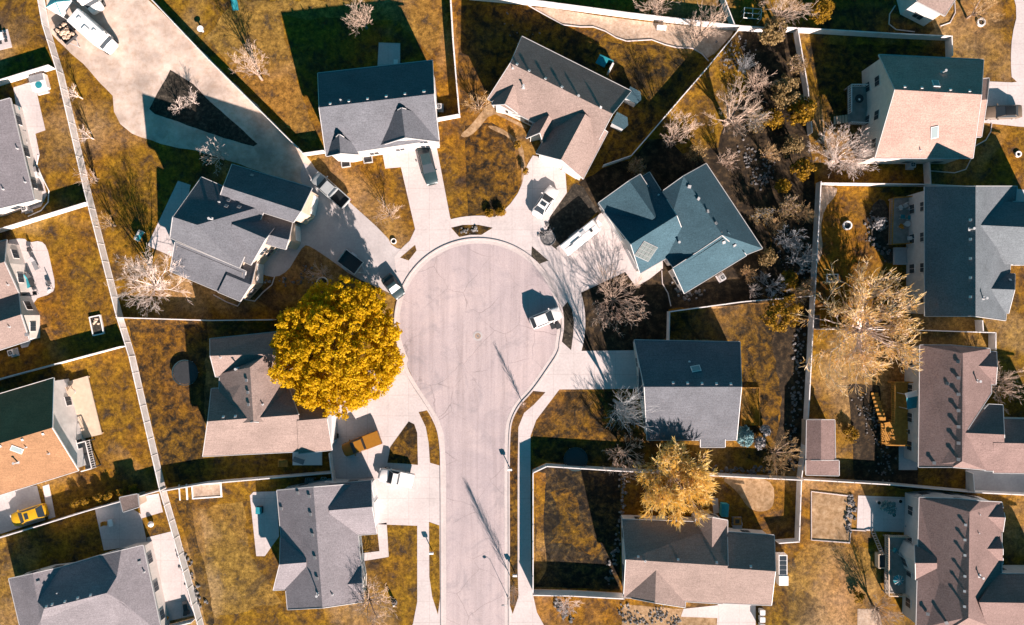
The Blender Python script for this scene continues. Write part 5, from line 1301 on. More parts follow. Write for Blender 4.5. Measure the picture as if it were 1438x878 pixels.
# furniture
def table(label, px, py, r=.6, mat='whitep', rz=0, umbrella=None, group='garden tables', z=.035):
    t = simple('garden_table', label, 'table', px, py, [('tabletop', mat, lambda b: b.cyl((0, 0, .7), r, .05, 20)), ('pedestal', 'metal', lambda b: (b.cyl((0, 0, 0), .05, .7, 8), b.cyl((0, 0, 0), r * .5, .05, 12)))], rz, z, group)
    return t
def chair(label, px, py, rz=0, mat='whitep', group='garden chairs', z=.035):
    t = simple('garden_chair', label, 'chair', px, py, [('seat', mat, lambda b: b.box((0, 0, .43), (.56, .56, .08))), ('backrest', mat, lambda b: b.box((-.27, 0, .72), (.08, .56, .55)))], rz, z, group)
    for x in (-.23, .23):
        for y in (-.23, .23): b = MB(); b.box((x, y, .2), (.05, .05, .4)); b.build('leg', 'metal', t, local=True)
    return t
def lounger(label, px, py, rz=0, mat='teal', z=.035):
    t = simple('sun_lounger', label, 'lounger', px, py, [('seat', mat, lambda b: b.box((.25, 0, .35), (1.3, .6, .1))), ('backrest', mat, lambda b: b.beam((-.4, 0, .38), (-.95, 0, .75), .6, .08))], rz, z)
    for x in (-.3, .8):
        for y in (-.25, .25): b = MB(); b.box((x, y, .16), (.05, .05, .3)); b.build('leg', 'metal', t, local=True)
    return t
def grill(label, px, py, rz=0, z=.035, mat='darkp'):
    t = simple('barbecue_grill', label, 'barbecue grill', px, py, [('body', mat, lambda b: b.box((0, 0, .72), (.75, .5, .3))), ('lid', mat, lambda b: loft(b, [[(-.37, -.25, .87), (.37, -.25, .87), (.37, .25, .87), (-.37, .25, .87)], [(-.33, -.14, 1.08), (.33, -.14, 1.08), (.33, .14, 1.08), (-.33, .14, 1.08)]])), ('side_shelf', 'metal', lambda b: (b.box((.6, 0, .82), (.42, .45, .04)), b.box((-.6, 0, .82), (.42, .45, .04))))], rz, z)
    for x in (-.3, .3):
        for y in (-.2, .2): b = MB(); b.box((x, y, .28), (.05, .05, .57)); b.build('leg', 'metal', t, local=True)
    return t
def umbrella(label, px, py, r, mat, h=2.2, z=.035):
    c = P(px, py, h); t = thing('patio_umbrella', label, 'umbrella', (c.x, c.y, z), 0)
    b = MB(); n = 8
    b.add([(0, 0, h + .3)] + [(r * math.cos(2 * math.pi * k / n), r * math.sin(2 * math.pi * k / n), h - .1) for k in range(n)], [(0, 1 + k, 1 + (k + 1) % n) for k in range(n)]); b.build('canopy', mat, t, local=True)
    b = MB(); b.cyl((0, 0, 0), .03, h + .3, 8); b.cyl((0, 0, 0), .3, .08, 12); b.build('pole', 'metal', t, local=True)
    for k in range(n):
        a = 2 * math.pi * k / n; b = MB(); b.beam((0, 0, h + .325), (r * math.cos(a), r * math.sin(a), h - .075), .05, .03); b.build('rib', 'metal', t, local=True)
    return t
# patio of the double-gabled house
table('round teal table at the top of the curved patio at the left edge', 22, 351, .45, 'teal')
chair('dark chair right of the round teal table on the curved patio', 44, 351, 180, 'darkp')
chair('orange chair in the middle of the curved patio at the left edge', 28, 365, 90, 'orange')
chair('dark chair just under the orange chair on the curved patio', 29, 374, 90, 'darkp')
lounger('pale lounger stretched out in the middle of the curved patio', 51, 371, -65, 'greyp')
lounger('dark teal lounger, right of the pair low on the curved patio', 46, 394, -70, 'darkp')
lounger('teal lounger, left of the pair low on the curved patio', 40, 396, -70, 'teal')
grill('grill against the house wall on the curved patio', 24, 387, 70)
chair('grey chair at the lower right corner of the curved patio', 70, 398, 200, 'greyp')
chair('white chair near the bottom edge of the curved patio', 72, 407, 140, 'metal')
chair('dark chair at the lower end of the curved patio by the teal box', 52, 412, 100, 'darkp')
# patio of house I
table('small round teal table on the white patio at the upper left edge', 29, 155, .42, 'teal')
chair('teal chair on the white patio at the upper left, upper one', 32, 173, -60, 'teal')
chair('grey chair on the white patio at the upper left, lower one', 36, 184, 110, 'greyp')
grill('dark grill below the white patio at the upper left', 41, 209, 80)
simple('storage_box', 'dark storage box in the narrow yard beside the pale grey roofed house', 'box', 51, 240, [('body', 'darkp', lambda b: b.box((0, 0, .35), (.9, .7, .7))), ('lid', 'greyp', lambda b: b.box((0, 0, .73), (.95, .75, .06)))], 15)
simple('storage_box', 'white box next to the dark storage box in the narrow yard at left', 'box', 53, 247, [('body', 'whitep', lambda b: b.box((0, 0, .3), (.7, .7, .6))), ('lid', 'whitep', lambda b: b.box((0, 0, .63), (.75, .75, .06)))], 15)
simple('storage_box', 'dark box lower down the narrow yard by the curved edging', 'box', 57, 265, [('body', 'darkp', lambda b: b.box((0, 0, .35), (.8, .9, .7))), ('lid', 'darkp', lambda b: b.box((0, 0, .73), (.85, .95, .06)))], 15)
# hot tub
simple('hot_tub', 'grey covered hot tub with a teal lid at the end of the white patio', 'hot tub', 59, 118, [('shell', 'whitep', lambda b: b.box((0, 0, .42), (2.1, 2.0, .84))), ('cover', 'greyp', lambda b: b.box((-.1, .55, .9), (2.0, .95, .1))), ('open_water', 'teal', lambda b: b.cyl((0, -.42, .82), .48, .05, 20)), ('step', 'concrete2', lambda b: b.box((0, -1.25, .15), (1.6, .5, .3)))], 14)
# K house deck, furniture, balcony
t = thing('deck', 'pale peach raised deck behind the tan roofed house at the left edge', 'deck', at(108, 575), 0)
def deck_on(t, poly, z, mat, legs=True):
    o = Vector(t.location); b = MB(); W = [P(x, y, z) - Vector((o.x, o.y, 0)) for x, y in poly]
    b.prism([(p.x, p.y) for p in W][::-1], z - .14, z); fixn(b.build('floor', mat, t, local=True))
    for p in W: q = MB(); q.box((p.x * .96, p.y * .96, z / 2 - .07), (.14, .14, z - .14)); q.build('post', mat, t, local=True)
def rail_on(t, pts, z, mat, h=1.0):
    o = Vector(t.location); W = [P(x, y, z) - Vector((o.x, o.y, 0)) for x, y in pts]
    b = MB()
    for a, c in zip(W, W[1:]):
        u = Vector((0, 0, 1)); b.beam(a + u * h, c + u * h, .13, .06); b.beam(a + u * .15, c + u * .15, .05, .06)
        n = max(1, int((c - a).length / .3))
        for i in range(n + 1): p = a.lerp(c, i / n); b.beam(p, p + u * h, .05 if i % 5 else .1, .05)
    b.build('railing', mat, t, local=True)
deck_on(t, [(88, 538), (123, 528), (143, 610), (104, 619)], .5, 'palewood')
chair('pale chair on the peach deck, upper one', 100, 546, 200, 'palewood', z=.5)
chair('white chair on the peach deck, middle one', 98, 558, 160, 'whitep', z=.5)
table('round pale table on the peach deck', 107, 550, .55, 'palewood', z=.5)
chair('white chair on the peach deck, lower one', 97, 580, 170, 'whitep', z=.5)
lounger('grey lounger at the lower edge of the peach deck', 104, 599, -75, 'greyp', z=.5)
t = thing('balcony', 'small dark balcony with white rails below the peach deck', 'balcony', at(122, 640), 0)
deck_on(t, [(115, 621), (126, 618), (135, 656), (120, 660)], 1.2, 'darkp'); rail_on(t, [(115, 621), (126, 618), (135, 656), (120, 660)], 1.2, 'white')
simple('planter', 'small bed box with white frame in the shaded garden at left', 'planter', 137, 457, [('frame', 'whitep', lambda b: (b.box((-.75, 0, .15), (.14, 2.7, .3)), b.box((.75, 0, .15), (.14, 2.7, .3)), b.box((0, 1.3, .15), (1.4, .14, .3)), b.box((0, -1.3, .15), (1.4, .14, .3)))), ('soil', 'mulch', lambda b: b.box((0, 0, .1), (1.4, 2.5, .2))), ('dry_grass', 'tan', lambda b: [b.blob((rnd.uniform(-.4, .4), rnd.uniform(.2, 1), .25), .22, rnd) for _ in range(8)])], 12)
simple('raised_bed', 'brown bed in a white frame under the fence in the south-west garden', 'planter', 291, 689, [('frame', 'whitep', lambda b: (b.box((0, .95, .12), (4.2, .16, .25)), b.box((0, -.95, .12), (4.2, .16, .25)), b.box((2.0, 0, .12), (.16, 1.8, .25)), b.box((-2.0, 0, .12), (.16, 1.8, .25)))), ('soil', 'tan', lambda b: b.box((0, 0, .08), (3.9, 1.8, .16)))], 4)
simple('raised_bed', 'narrow white framed bed strip beside the long left fence, south-west garden', 'planter', 258, 691, [('frame', 'whitep', lambda b: (b.box((-.5, 0, .12), (.14, 2.2, .25)), b.box((.5, 0, .12), (.14, 2.2, .25)))), ('soil', 'lawn', lambda b: b.box((0, 0, .08), (.9, 2.1, .16)))], 4)
# L house garden
chair('orange chair on the shaded teal patio at lower left', 150, 734, 0, 'orange')
simple('side_table', 'white side table next to the orange chair on the shaded patio', 'table', 158, 733, [('top', 'whitep', lambda b: b.box((0, 0, .48), (.6, 1.0, .06))), ('shelf', 'metal', lambda b: b.box((0, 0, .2), (.5, .9, .04))), ('leg', 'metal', lambda b: [b.box((x, y, .24), (.05, .05, .48)) for x in (-.25, .25) for y in (-.42, .42)])], 12, .035)
simple('garden_globe', 'white round ball lamp on the small lawn at lower left', 'garden ball', 214, 735, [('globe', 'whitep', lambda b: b.tube([(0, 0, .1), (0, 0, .2), (0, 0, .45), (0, 0, .7), (0, 0, .82)], [.15, .32, .42, .3, .08], 14)), ('base', 'metal', lambda b: b.cyl((0, 0, 0), .2, .12, 12))])
simple('bird_bath', 'white round stand on the orange lawn at the top', 'bird bath', 285, 44, [('bowl', 'whitep', lambda b: b.cyl((0, 0, .75), .2, .12, 16, .45)), ('stem', 'whitep', lambda b: b.cyl((0, 0, 0), .15, .75, 10, .1))])
simple('pergola', 'white lattice walkway frame along the east wall of the corner house', 'pergola', 209, 800, [('rails', 'white', lambda b: (b.beam((-.9, 3.6, .9), (.9, -3.6, .9), .08, .1), b.beam((-.3, 3.7, .9), (1.5, -3.5, .9), .08, .1))), ('rung', 'white', lambda b: [b.beam((-.9 + 1.8 * k / 14, 3.6 - 7.2 * k / 14, .95), (-.3 + 1.8 * k / 14, 3.7 - 7.2 * k / 14, .95), .07, .05) for k in range(15)]), ('leg', 'white', lambda b: [b.box((-.9 + 1.8 * k / 3, 3.6 - 7.2 * k / 3, .45), (.08, .08, .9)) for k in range(4)])])
chair('orange chair in the shaded lower corner of the white slab', 236, 866, 60, 'orange')
lounger('dark lounger in the shaded lower corner of the white slab', 262, 852, 100, 'darkp')
# H house
simple('garden_bench', 'pale bench with a teal seat on the orange lawn by the many-gabled house', 'bench', 199, 332, [('seat', 'teal', lambda b: b.box((0, 0, .45), (1.5, .5, .07))), ('backrest', 'metal', lambda b: b.box((0, .28, .75), (1.5, .06, .5))), ('leg', 'metal', lambda b: [b.box((x, 0, .21), (.08, .5, .42)) for x in (-.68, .68)]), ('armrest', 'metal', lambda b: [b.box((x, 0, .66), (.07, .55, .05)) for x in (-.74, .74)])], 60)
simple('edging_kerb', 'curved white edging round the bed south-east of the many-gabled house', 'edging', 372, 400, [('edging', 'curb', lambda b: b.tube([P(x, y) - P(372, 400) + Vector((0, 0, .06)) for x, y in ((300, 414), (318, 424), (334, 430), (341, 420), (358, 423), (370, 410), (382, 400), (386, 388))], .08, 6))])
simple('edging_kerb', 'curved white edging in the narrow yard under the pale grey roofed house', 'edging', 60, 270, [('edging', 'whitep', lambda b: b.tube([P(x, y) - P(60, 270) + Vector((0, 0, .06)) for x, y in ((54, 218), (52, 232), (60, 250), (69, 268), (68, 284), (58, 296), (40, 304))], .08, 6))])
simple('edging_kerb', 'curved edging between the tan gravel bed and the shaded top lawn', 'edging', 880, 57, [('edging', 'curb', lambda b: b.tube([P(x, y) - P(880, 57) + Vector((0, 0, .06)) for x, y in ((742, 8), (770, 24), (790, 35), (815, 38), (833, 38), (850, 44), (865, 53), (880, 58), (915, 56), (934, 63), (950, 67), (972, 68), (986, 76), (995, 86))], .09, 6))])
simple('edging_kerb', 'white edging around the tan bed beside the right teal patio', 'edging', 1168, 725, [('edging', 'curb', lambda b: b.tube([P(x, y) - P(1168, 725) + Vector((0, 0, .06)) for x, y in ((1197, 697), (1139, 690), (1139, 758), (1193, 762), (1194, 744), (1216, 745))], .1, 6))])
simple('edging_kerb', 'curved white edging by the front of the blue-grey house', 'edging', 930, 400, [('edging', 'curb', lambda b: b.tube([P(x, y) - P(930, 400) + Vector((0, 0, .06)) for x, y in ((929, 380), (930, 398), (938, 412), (942, 430))], .08, 6))])
simple('edging_kerb', 'curved white edging beside the peach house drive lawn', 'edging', 1390, 190, [('edging', 'curb', lambda b: b.tube([P(x, y) - P(1390, 190) + Vector((0, 0, .06)) for x, y in ((1392, 174), (1391, 185), (1384, 197), (1366, 207), (1364, 222), (1356, 238), (1340, 243), (1304, 240))], .08, 6))])
simple('edging_kerb', 'curved white edging at the foot of the corner house at the top right', 'edging', 1330, 35, [('edging', 'curb', lambda b: b.tube([P(x, y) - P(1330, 35) + Vector((0, 0, .06)) for x, y in ((1340, 2), (1341, 18), (1334, 32), (1320, 37))], .08, 6))])
simple('edging_kerb', 'white curved edging inside the shaded garden at the top right', 'edging', 1260, 30, [('edging', 'curb', lambda b: b.tube([P(x, y) - P(1260, 30) + Vector((0, 0, .06)) for x, y in ((1257, 8), (1249, 20), (1248, 34), (1258, 42), (1284, 45))], .08, 6))])
# top garden objects
simple('playground_slide', 'teal plastic slide on the orange lawn at the top edge', 'slide', 331, 6, [('chute', 'teal', lambda b: (b.beam((0, 1.5, 1.2), (.15, -1.0, .25), .8, .08), b.beam((-.38, 1.5, 1.32), (-.23, -1.0, .37), .07, .2), b.beam((.38, 1.5, 1.32), (.53, -1.0, .37), .07, .2))), ('ladder', 'teal', lambda b: [b.box((x, 1.7, .65), (.08, .1, 1.3)) for x in (-.35, .35)] + [b.box((0, 1.7, .3 * k + .2), (.7, .08, .06)) for k in range(4)])])
simple('utility_box', 'small pale utility box on the teal patio behind the grey house', 'utility box', 557, 90, [('cabinet', 'metal', lambda b: b.box((0, 0, .4), (.5, .6, .8))), ('lid', 'whitep', lambda b: b.box((0, 0, .83), (.55, .65, .06)))])
simple('garden_bench', 'pale bench on the tan gravel bed along the top edge fence', 'bench', 928, 42, [('seat', 'whitep', lambda b: b.box((0, 0, .42), (1.3, .45, .07))), ('backrest', 'whitep', lambda b: b.box((0, .24, .7), (1.3, .06, .45))), ('leg', 'greyp', lambda b: [b.box((x, 0, .2), (.08, .42, .4)) for x in (-.55, .55)])], -6)
simple('porch', 'teal-shaded box porch with a white side behind the slanted taupe house', 'porch', 851, 96, [('frame', 'teal', lambda b: (b.box((-.9, .3, 1.0), (1.4, 1.4, .12)), b.box((-.3, 1.0, .5), (1.6, .1, 1.0)))), ('white_side', 'white', lambda b: b.box((.6, .0, .55), (.25, 1.5, 1.1)))], -28)
for i, (x, y, l) in enumerate([(886, 141, 'small teal bay roof at the east corner of the slanted taupe house'), (868, 176, 'long teal porch roof along the east wall of the slanted taupe house')]):
    simple('porch', l, 'porch', x, y, [('roof', 'r_slate', lambda b: b.prism([(-1, -.8), (.9, -.8), (1.2, 0), (.6, .9), (-1, .9)], 2.0, 2.15)), ('wall', 'wall_grey', lambda b: b.prism([(-.9, -.7), (.8, -.7), (1.0, 0), (.5, .8), (-.9, .8)], 0, 2.0))], -28)
# peach house deck
t = thing('deck', 'teal-shaded rear deck with white rails and steps behind the tall peach house', 'deck', at(1210, 150), 0)
deck_on(t, [(1190, 122), (1232, 122), (1232, 176), (1191, 175)], 1.1, 'deck'); rail_on(t, [(1214, 122), (1191, 122), (1191, 160)], 1.1, 'white'); rail_on(t, [(1191, 174), (1232, 176)], 1.1, 'white')
o = Vector(t.location); b = MB()
for k in range(5): p = P(1188 - k * 3, 167, .9) - Vector((o.x, o.y, 0)); b.box((p.x, p.y, .95 - k * .2), (.3, 1.1, .06))
b.build('step', 'palewood', t, local=True)
simple('patio_chair', 'dark round papasan chair on the deck of the tall peach house', 'chair', 1198, 144, [('bowl', 'darkp', lambda b: b.cyl((0, 0, .35), .3, .3, 18, .6)), ('base', 'greyp', lambda b: b.cyl((0, 0, 0), .35, .35, 12)), ('cushion', 'whitep', lambda b: b.blob((0, -.1, .62), .2, rnd))], 0, 1.1)
# furnished deck of the steep teal house
t = thing('deck', 'rear deck with orange edge behind the steep teal roofed house', 'deck', at(1275, 310), 0)
deck_on(t, [(1250, 279), (1298, 276), (1298, 340), (1248, 344)], .6, 'deck'); rail_on(t, [(1298, 276), (1250, 279), (1248, 344), (1296, 341)], .6, 'wood', .9)
for i, (x, y, rz, m, l) in enumerate([(1259, 293, 40, 'metal', 'pale chair at the upper left of the furnished deck'), (1266, 290, -60, 'metal', 'pale chair at the top of the furnished deck, middle'), (1273, 295, -130, 'metal', 'pale chair at the upper right of the furnished deck'),
        (1262, 306, 80, 'teal', 'teal chair on the furnished deck left of the low table'), (1272, 307, 180, 'teal', 'teal chair on the furnished deck right of the low table'), (1260, 319, 60, 'orange', 'orange chair at the left edge of the furnished deck')]):
    chair(l, x, y, rz, m, z=.6)
table('low pale table between the teal chairs on the furnished deck', 1267, 316, .4, 'metal', z=.6)
grill('pale grill at the lower side of the furnished deck', 1274, 336, 0, .6, 'metal')
t = simple('bay_window', 'white framed bay window on the back wall over the furnished deck', 'bay window', 1290, 310, [('frame', 'white', lambda b: b.box((0, 0, 1.9), (.7, 2.3, 1.7))), ('pane', 'glass', lambda b: [b.box((0, y, 2.76), (.5, .9, .03)) for y in (-.52, .52)] + [b.box((-.36, y, 1.9), (.03, .9, 1.4)) for y in (-.52, .52)])])
simple('stair_well', 'sunken dark stair well below the furnished deck', 'stair well', 1268, 360, [('wall', 'concrete2', lambda b: (b.box((-1.3, 0, .2), (.2, 2.4, .4)), b.box((0, 1.1, .2), (2.6, .2, .4)), b.box((0, -1.1, .2), (2.6, .2, .4)))), ('step', 'concrete2', lambda b: [b.box((-1 + k * .4, 0, .3 - k * .06), (.38, 2, .06)) for k in range(5)])])
# orange wooden deck of the brown house
t = thing('deck', 'orange wooden deck with tall orange rails behind the brown roofed house', 'deck', at(1262, 570), 0)
deck_on(t, [(1252, 536), (1290, 536), (1290, 624), (1238, 624), (1237, 595), (1253, 592)], 1.0, 'wood')
rail_on(t, [(1288, 536), (1251, 536), (1251, 593)], 1.0, 'wood', 1.1); rail_on(t, [(1237, 594), (1238, 623), (1272, 624)], 1.0, 'wood', 1.1)
o = Vector(t.location); b = MB()
for k in range(7): p = P(1238 - k * 1.0, 588 - k * 5.5, .8) - Vector((o.x, o.y, 0)); b.box((p.x, p.y, .9 - k * .13), (1.0, .5, .05))
b.build('step', 'wood', t, local=True)
simple('gazebo', 'white topped teal gazebo cover on the orange wooden deck', 'gazebo', 1264, 559, [('canopy', 'teal', lambda b: b.add([(-.9, -1.1, 2.0), (.9, -1.0, 2.0), (.9, .6, 2.25), (-.9, .5, 2.25)], [(0, 1, 2, 3)])), ('top_cover', 'whitep', lambda b: b.add([(-.9, .5, 2.26), (.9, .6, 2.26), (.9, 1.4, 2.0), (-.9, 1.15, 2.0)], [(0, 1, 2, 3)])), ('leg', 'metal', lambda b: [b.box((x, y, 1.0), (.06, .06, 2.1)) for x in (-.85, .85) for y in (-1.0, 1.0)])], 8, 1.0)
chair('orange chair in the lit corner of the orange wooden deck', 1246, 610, 45, 'wood', z=1.0)
chair('dark chair beside the wall on the orange wooden deck', 1270, 604, 180, 'darkp', z=1.0)
grill('grey grill by the wall on the orange wooden deck', 1280, 586, 90, 1.0)
# bottom right deck and patio
t = thing('deck', 'dark rear deck with pale railing behind the bottom right house', 'deck', at(1264, 792), 0)
deck_on(t, [(1243, 752), (1278, 753), (1286, 790), (1286, 833), (1242, 833)], .7, 'deck'); rail_on(t, [(1278, 752), (1243, 751), (1243, 833), (1270, 834)], .7, 'palewood', 1.0)
umbrella('round teal closed-top umbrella on the dark rear deck at the bottom right', 1262, 815, .75, 'teal')
table('square pale table beside the umbrella on the dark rear deck', 1272, 803, .45, 'metal', z=.7)
chair('teal chair at the top left of the dark rear deck', 1250, 769, -40, 'teal', z=.7)
chair('pale chair near the top of the dark rear deck', 1259, 774, 60, 'metal', z=.7)
lounger('pale striped lounger at the right of the dark rear deck', 1277, 786, 90, 'metal', .7)
chair('grey chair low on the dark rear deck by the umbrella', 1280, 818, 200, 'teal', z=.7)
simple('trellis', 'tall slanted dark ladder frame beside the right teal patio', 'trellis', 1226, 757, [('side_rail', 'deck', lambda b: (b.beam((-.5, 1.5, .1), (.2, -1.5, 1.5), .09, .09), b.beam((.0, 1.5, .1), (.7, -1.5, 1.5), .09, .09))), ('rung', 'deck', lambda b: [b.beam((-.5 + .07 * k, 1.5 - .3 * k, .1 + .14 * k), (0 + .07 * k, 1.5 - .3 * k, .1 + .14 * k), .06, .06) for k in range(1, 10)])])
simple('storage_box', 'pale framed planter box left of the dark rear deck', 'box', 1234, 785, [('frame', 'palewood', lambda b: (b.box((-.5, 0, .5), (.1, 2.0, 1.0)), b.box((.5, 0, .5), (.1, 2.0, 1.0)), b.box((0, .95, .5), (1, .1, 1.0)), b.box((0, -.95, .5), (1, .1, 1.0)))), ('fill', 'darkp', lambda b: b.box((0, 0, .4), (.9, 1.8, .8)))])
leafy_tree('dark plant heap spread over the right teal patio', 1248, 714, 13, 1.5, 120, 'leafteal', 24, 34, .14, name='shrub', clump=(.25, .5))
for i, (x, y, l) in enumerate([(1232, 705, 'pale pot left of the plants on the right teal patio'), (1253, 722, 'pale pot among the plants on the right teal patio'), (1262, 703, 'pale pot above the plants on the right teal patio'), (1272, 738, 'teal pot at the lower right of the right teal patio')]):
    simple('plant_pot', l, 'plant pot', x, y, [('pot', 'metal' if i < 3 else 'teal', lambda b: b.cyl((0, 0, 0), .2, .45, 14, .3)), ('soil', 'mulch', lambda b: b.cyl((0, 0, .44), .25, .03, 14))], 0, .035, 'plant pots on the right teal patio')
# golden tree garden
simple('storage_box', 'tall teal garden locker in the shade right of the golden budding tree', 'box', 1015, 714, [('body', 'teal', lambda b: b.box((0, 0, .5), (.9, 1.7, 1.0))), ('lid', 'teal', lambda b: (b.box((0, 0, 1.03), (1.0, 1.8, .08)), b.beam((0, -.9, 1.09), (0, .9, 1.09), .1, .05)))], -4)
simple('fire_pit', 'square orange topped fire pit above the long taupe house', 'fire pit', 1034, 731, [('base', 'rock', lambda b: b.box((0, 0, .2), (1.3, 1.1, .4))), ('rim', 'wood', lambda b: (b.box((0, .4, .45), (1.0, .2, .1)), b.box((0, -.4, .45), (1.0, .2, .1)), b.box((.42, 0, .45), (.2, .6, .1)), b.box((-.42, 0, .45), (.2, .6, .1)))), ('ash', 'darkp', lambda b: b.box((0, 0, .42), (.65, .6, .03)))])
simple('patio_step', 'small teal slab step at the back door of the long taupe house', 'step', 1035, 742, [('slab', 'concrete2', lambda b: b.box((0, 0, .1), (1.3, .9, .2))), ('lower_slab', 'concrete2', lambda b: b.box((0, .6, .05), (1.5, .4, .1)))])
# right side bay of E
simple('bay_window', 'glass sided bay with pale roof on the east end of the long taupe house', 'bay window', 1095, 790, [('frame', 'white', lambda b: (b.box((0, 0, .6), (1.2, 2.9, 1.2)))), ('pane', 'glass', lambda b: [b.box((0, y, 1.22), (.95, .55, .03)) for y in (-.95, -.3, .35, 1.0)]), ('low_roof', 'whitep', lambda b: b.box((.05, -2.1, .65), (1.3, 1.3, 1.3)))])
# left-top corner pieces
simple('patio_set', 'white table block with dark seats on the little slab at the upper left edge', 'table', 5, 56, [('slab', 'concrete', lambda b: b.box((0, 0, .03), (1.9, 2.6, .06))), ('tabletop', 'whitep', lambda b: b.box((.1, .2, .7), (.7, 1.0, .06))), ('seat', 'darkp', lambda b: [b.box((x, y, .4), (.4, .4, .1)) for x, y in ((-.4, .6), (.6, .5), (-.3, -.5), (.55, -.4))]), ('leg', 'metal', lambda b: b.cyl((.1, .2, 0), .06, .7, 8))], 14)
simple('raised_bed', 'white framed vegetable frame on the right orange lawn by the pale yellow tree', 'planter', 1168, 391, [('frame', 'whitep', lambda b: (b.box((-.75, 0, .15), (.12, 1.2, .3)), b.box((.75, 0, .15), (.12, 1.2, .3)), b.box((0, .55, .15), (1.4, .12, .3)), b.box((0, -.55, .15), (1.4, .12, .3)))), ('soil', 'mulch', lambda b: b.box((0, 0, .08), (1.4, 1.0, .16)))])
simple('raised_bed', 'brown framed bed under the pale yellow tree at the right fence', 'planter', 1145, 452, [('frame', 'wood', lambda b: (b.box((-.6, 0, .15), (.16, 2.2, .3)), b.box((.6, 0, .15), (.16, 2.2, .3)), b.box((0, 1.0, .15), (1.1, .16, .3)), b.box((0, -1.0, .15), (1.1, .16, .3)))), ('soil', 'rock', lambda b: b.box((0, 0, .08), (1.1, 1.9, .16)))])
simple('greenhouse_frame', 'small empty white pipe frame behind the broad white top fence', 'frame', 1052, 25, [('pipe', 'metal', lambda b: [b.tube([(-1.2, y, 0), (-1.2, y, 1.4), (1.2, y, 1.4), (1.2, y, 0)], .05, 6) for y in (-.7, 0, .7)] + [b.tube([(x, -.7, 1.4), (x, .7, 1.4)], .05, 6) for x in (-1.2, 0, 1.2)])], -5)
simple('sand_pit', 'flat orange covered sand pit beside the house with the dark north slope', 'sand pit', 1053, 571, [('frame', 'wood', lambda b: (b.box((-1.25, 0, .2), (.12, 5.4, .4)), b.box((1.25, 0, .2), (.12, 5.4, .4)), b.box((0, 2.65, .2), (2.4, .12, .4)))), ('surface', 'lawn', lambda b: b.box((0, 0, .3), (2.4, 5.2, .1)))])
simple('drive_sign', 'white stand with letterless board at the planted triangle by the left pavement', 'sign stand', 582, 646, [('board', 'whitep', lambda b: b.box((0, 0, .5), (.5, .08, .6))), ('leg', 'whitep', lambda b: [b.box((x, 0, .12), (.07, .07, .25)) for x in (-.2, .2)])]) if False else None
simple('porch', 'white porch slab with a grey folding table under the taupe cross-roofed house', 'porch', 432, 642, [('floor', 'whitep', lambda b: b.box((0, 0, .1), (4.1, 2.2, .2)))])
simple('garden_table', 'grey folding table on the white porch slab', 'table', 422, 645, [('tabletop', 'greyp', lambda b: b.box((0, 0, .72), (1.6, .7, .05))), ('leg', 'metal', lambda b: [b.box((x, y, .35), (.05, .05, .7)) for x in (-.7, .7) for y in (-.28, .28)])], -18, .2)
simple('garden_chair', 'orange square seat left of the white porch slab', 'chair', 399, 650, [('seat', 'wood', lambda b: b.box((0, 0, .3), (1.1, .95, .35))), ('backrest', 'wood', lambda b: b.box((0, .5, .55), (1.1, .18, .6))), ('armrest', 'wood', lambda b: [b.box((x, 0, .45), (.16, .9, .4)) for x in (-.6, .6)])])
simple('play_frame', 'white bent pipe frame on the dark strip above the grey corner lot house', 'play frame', 456, 674, [('pipe', 'metal', lambda b: (b.tube([(-.8, -.6, .05), (-.3, .5, .6), (.3, .5, .6), (.9, -.6, .05)], .05, 6), b.tube([(-.3, .5, .6), (.0, .2, 1.0), (.3, .5, .6)], .05, 6)))])
simple('folded_chairs', 'pale tangle of garden chairs folded on the teal strip above the corner lot house', 'folded chairs', 436, 675, [('frame', 'metal', lambda b: [b.tube([(-.7 + .3 * k, -.4, .1), (-.5 + .3 * k, .5, .7), (-.1 + .3 * k, .4, .1)], .04, 6) for k in range(4)]), ('cloth', 'greyp', lambda b: [b.beam((-.6 + .3 * k, -.2, .3), (-.4 + .3 * k, .4, .65), .3, .04) for k in range(4)])])
simple('storage_box', 'dark square box on the shaded patio west of the grey corner lot house', 'box', 366, 715, [('body', 'darkp', lambda b: b.box((0, 0, .35), (.8, .9, .7))), ('lid', 'teal', lambda b: b.box((0, 0, .73), (.85, .95, .06)))], 0, .035)
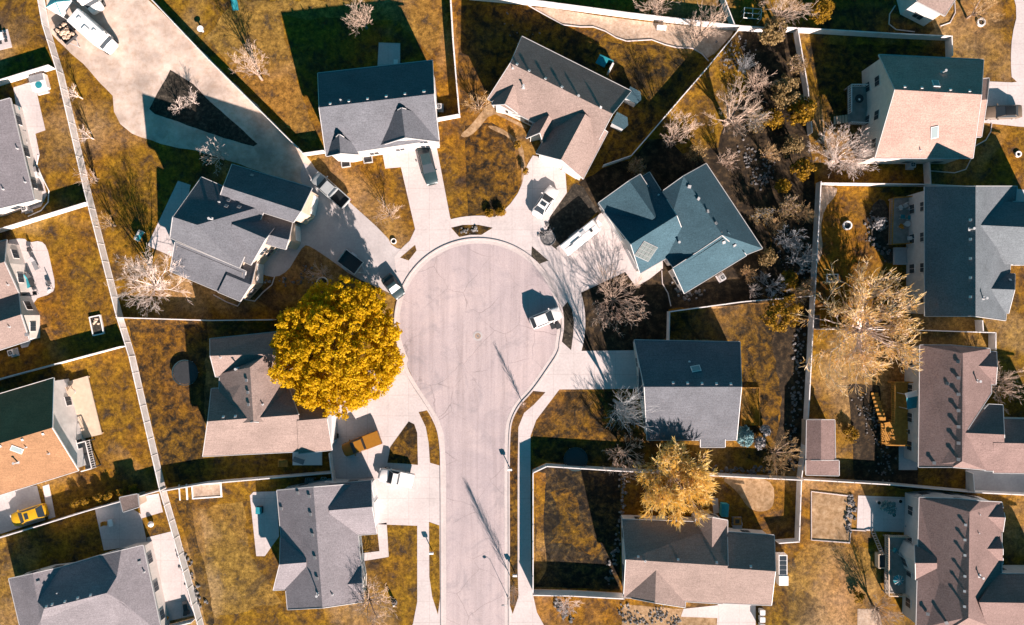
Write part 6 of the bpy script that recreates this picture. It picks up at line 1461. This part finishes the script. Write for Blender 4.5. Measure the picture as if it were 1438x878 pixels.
simple('statue', 'small white figure-shaped garden ornament on the lawn by the road, bottom left', 'ornament', 554, 846, [('body', 'rock', lambda b: b.tube([(0, 0, 0), (0, 0, .4), (.05, 0, .8), (.05, 0, 1.0)], [.3, .22, .2, .1], 10)), ('head', 'whitep', lambda b: b.tube([(.05, 0, 1.0), (.05, 0, 1.12), (.05, 0, 1.25)], [.08, .13, .05], 10)), ('base', 'rock', lambda b: b.cyl((0, 0, 0), .4, .1, 12))])
# ================================================================ LIGHT AND CAMERA
EL, AZ = 24.5, 154.5          # sun elevation, compass azimuth (clockwise from +Y)
w = bpy.data.worlds.new('World'); scene.world = w; w.use_nodes = True
nt = w.node_tree; bg = nt.nodes['Background']
sky = nt.nodes.new('ShaderNodeTexSky'); sky.sky_type = 'NISHITA'; sky.sun_disc = False
sky.sun_elevation = R(EL); sky.sun_rotation = R(AZ); sky.air_density = 1.0; sky.dust_density = 0.3; sky.ozone_density = 1.0
tint = nt.nodes.new('ShaderNodeMix'); tint.data_type = 'RGBA'; tint.blend_type = 'MULTIPLY'; tint.inputs[0].default_value = 1
tint.inputs[7].default_value = (0.12, 0.92, 0.97, 1)
nt.links.new(sky.outputs[0], tint.inputs[6]); nt.links.new(tint.outputs[2], bg.inputs['Color'])
bg.inputs['Strength'].default_value = 0.035
sl = bpy.data.lights.new('sun', 'SUN'); sl.energy = 5.0; sl.angle = R(0.5); sl.color = (1.0, 0.83, 0.74)
so = bpy.data.objects.new('sun', sl); col.objects.link(so)
d = Vector((math.sin(R(AZ)) * math.cos(R(EL)), math.cos(R(AZ)) * math.cos(R(EL)), math.sin(R(EL))))
so.rotation_euler = (-d).to_track_quat('-Z', 'Y').to_euler(); so.location = d * 120
cam = bpy.data.cameras.new('camera'); co = bpy.data.objects.new('camera', cam); col.objects.link(co)
co.location = (0, 0, H); co.rotation_euler = (0, 0, 0)
cam.sensor_fit = 'HORIZONTAL'; cam.sensor_width = 36; cam.lens = 36 * H / (1438 * S); cam.clip_start = 1; cam.clip_end = 1000
scene.camera = co
scene.render.engine = 'CYCLES'
scene.render.resolution_x = 1024; scene.render.resolution_y = 625
vs = scene.view_settings; vs.view_transform = 'Standard'; vs.look = 'None'; vs.gamma = 1; vs.exposure = 1.6; vs.use_curve_mapping = False
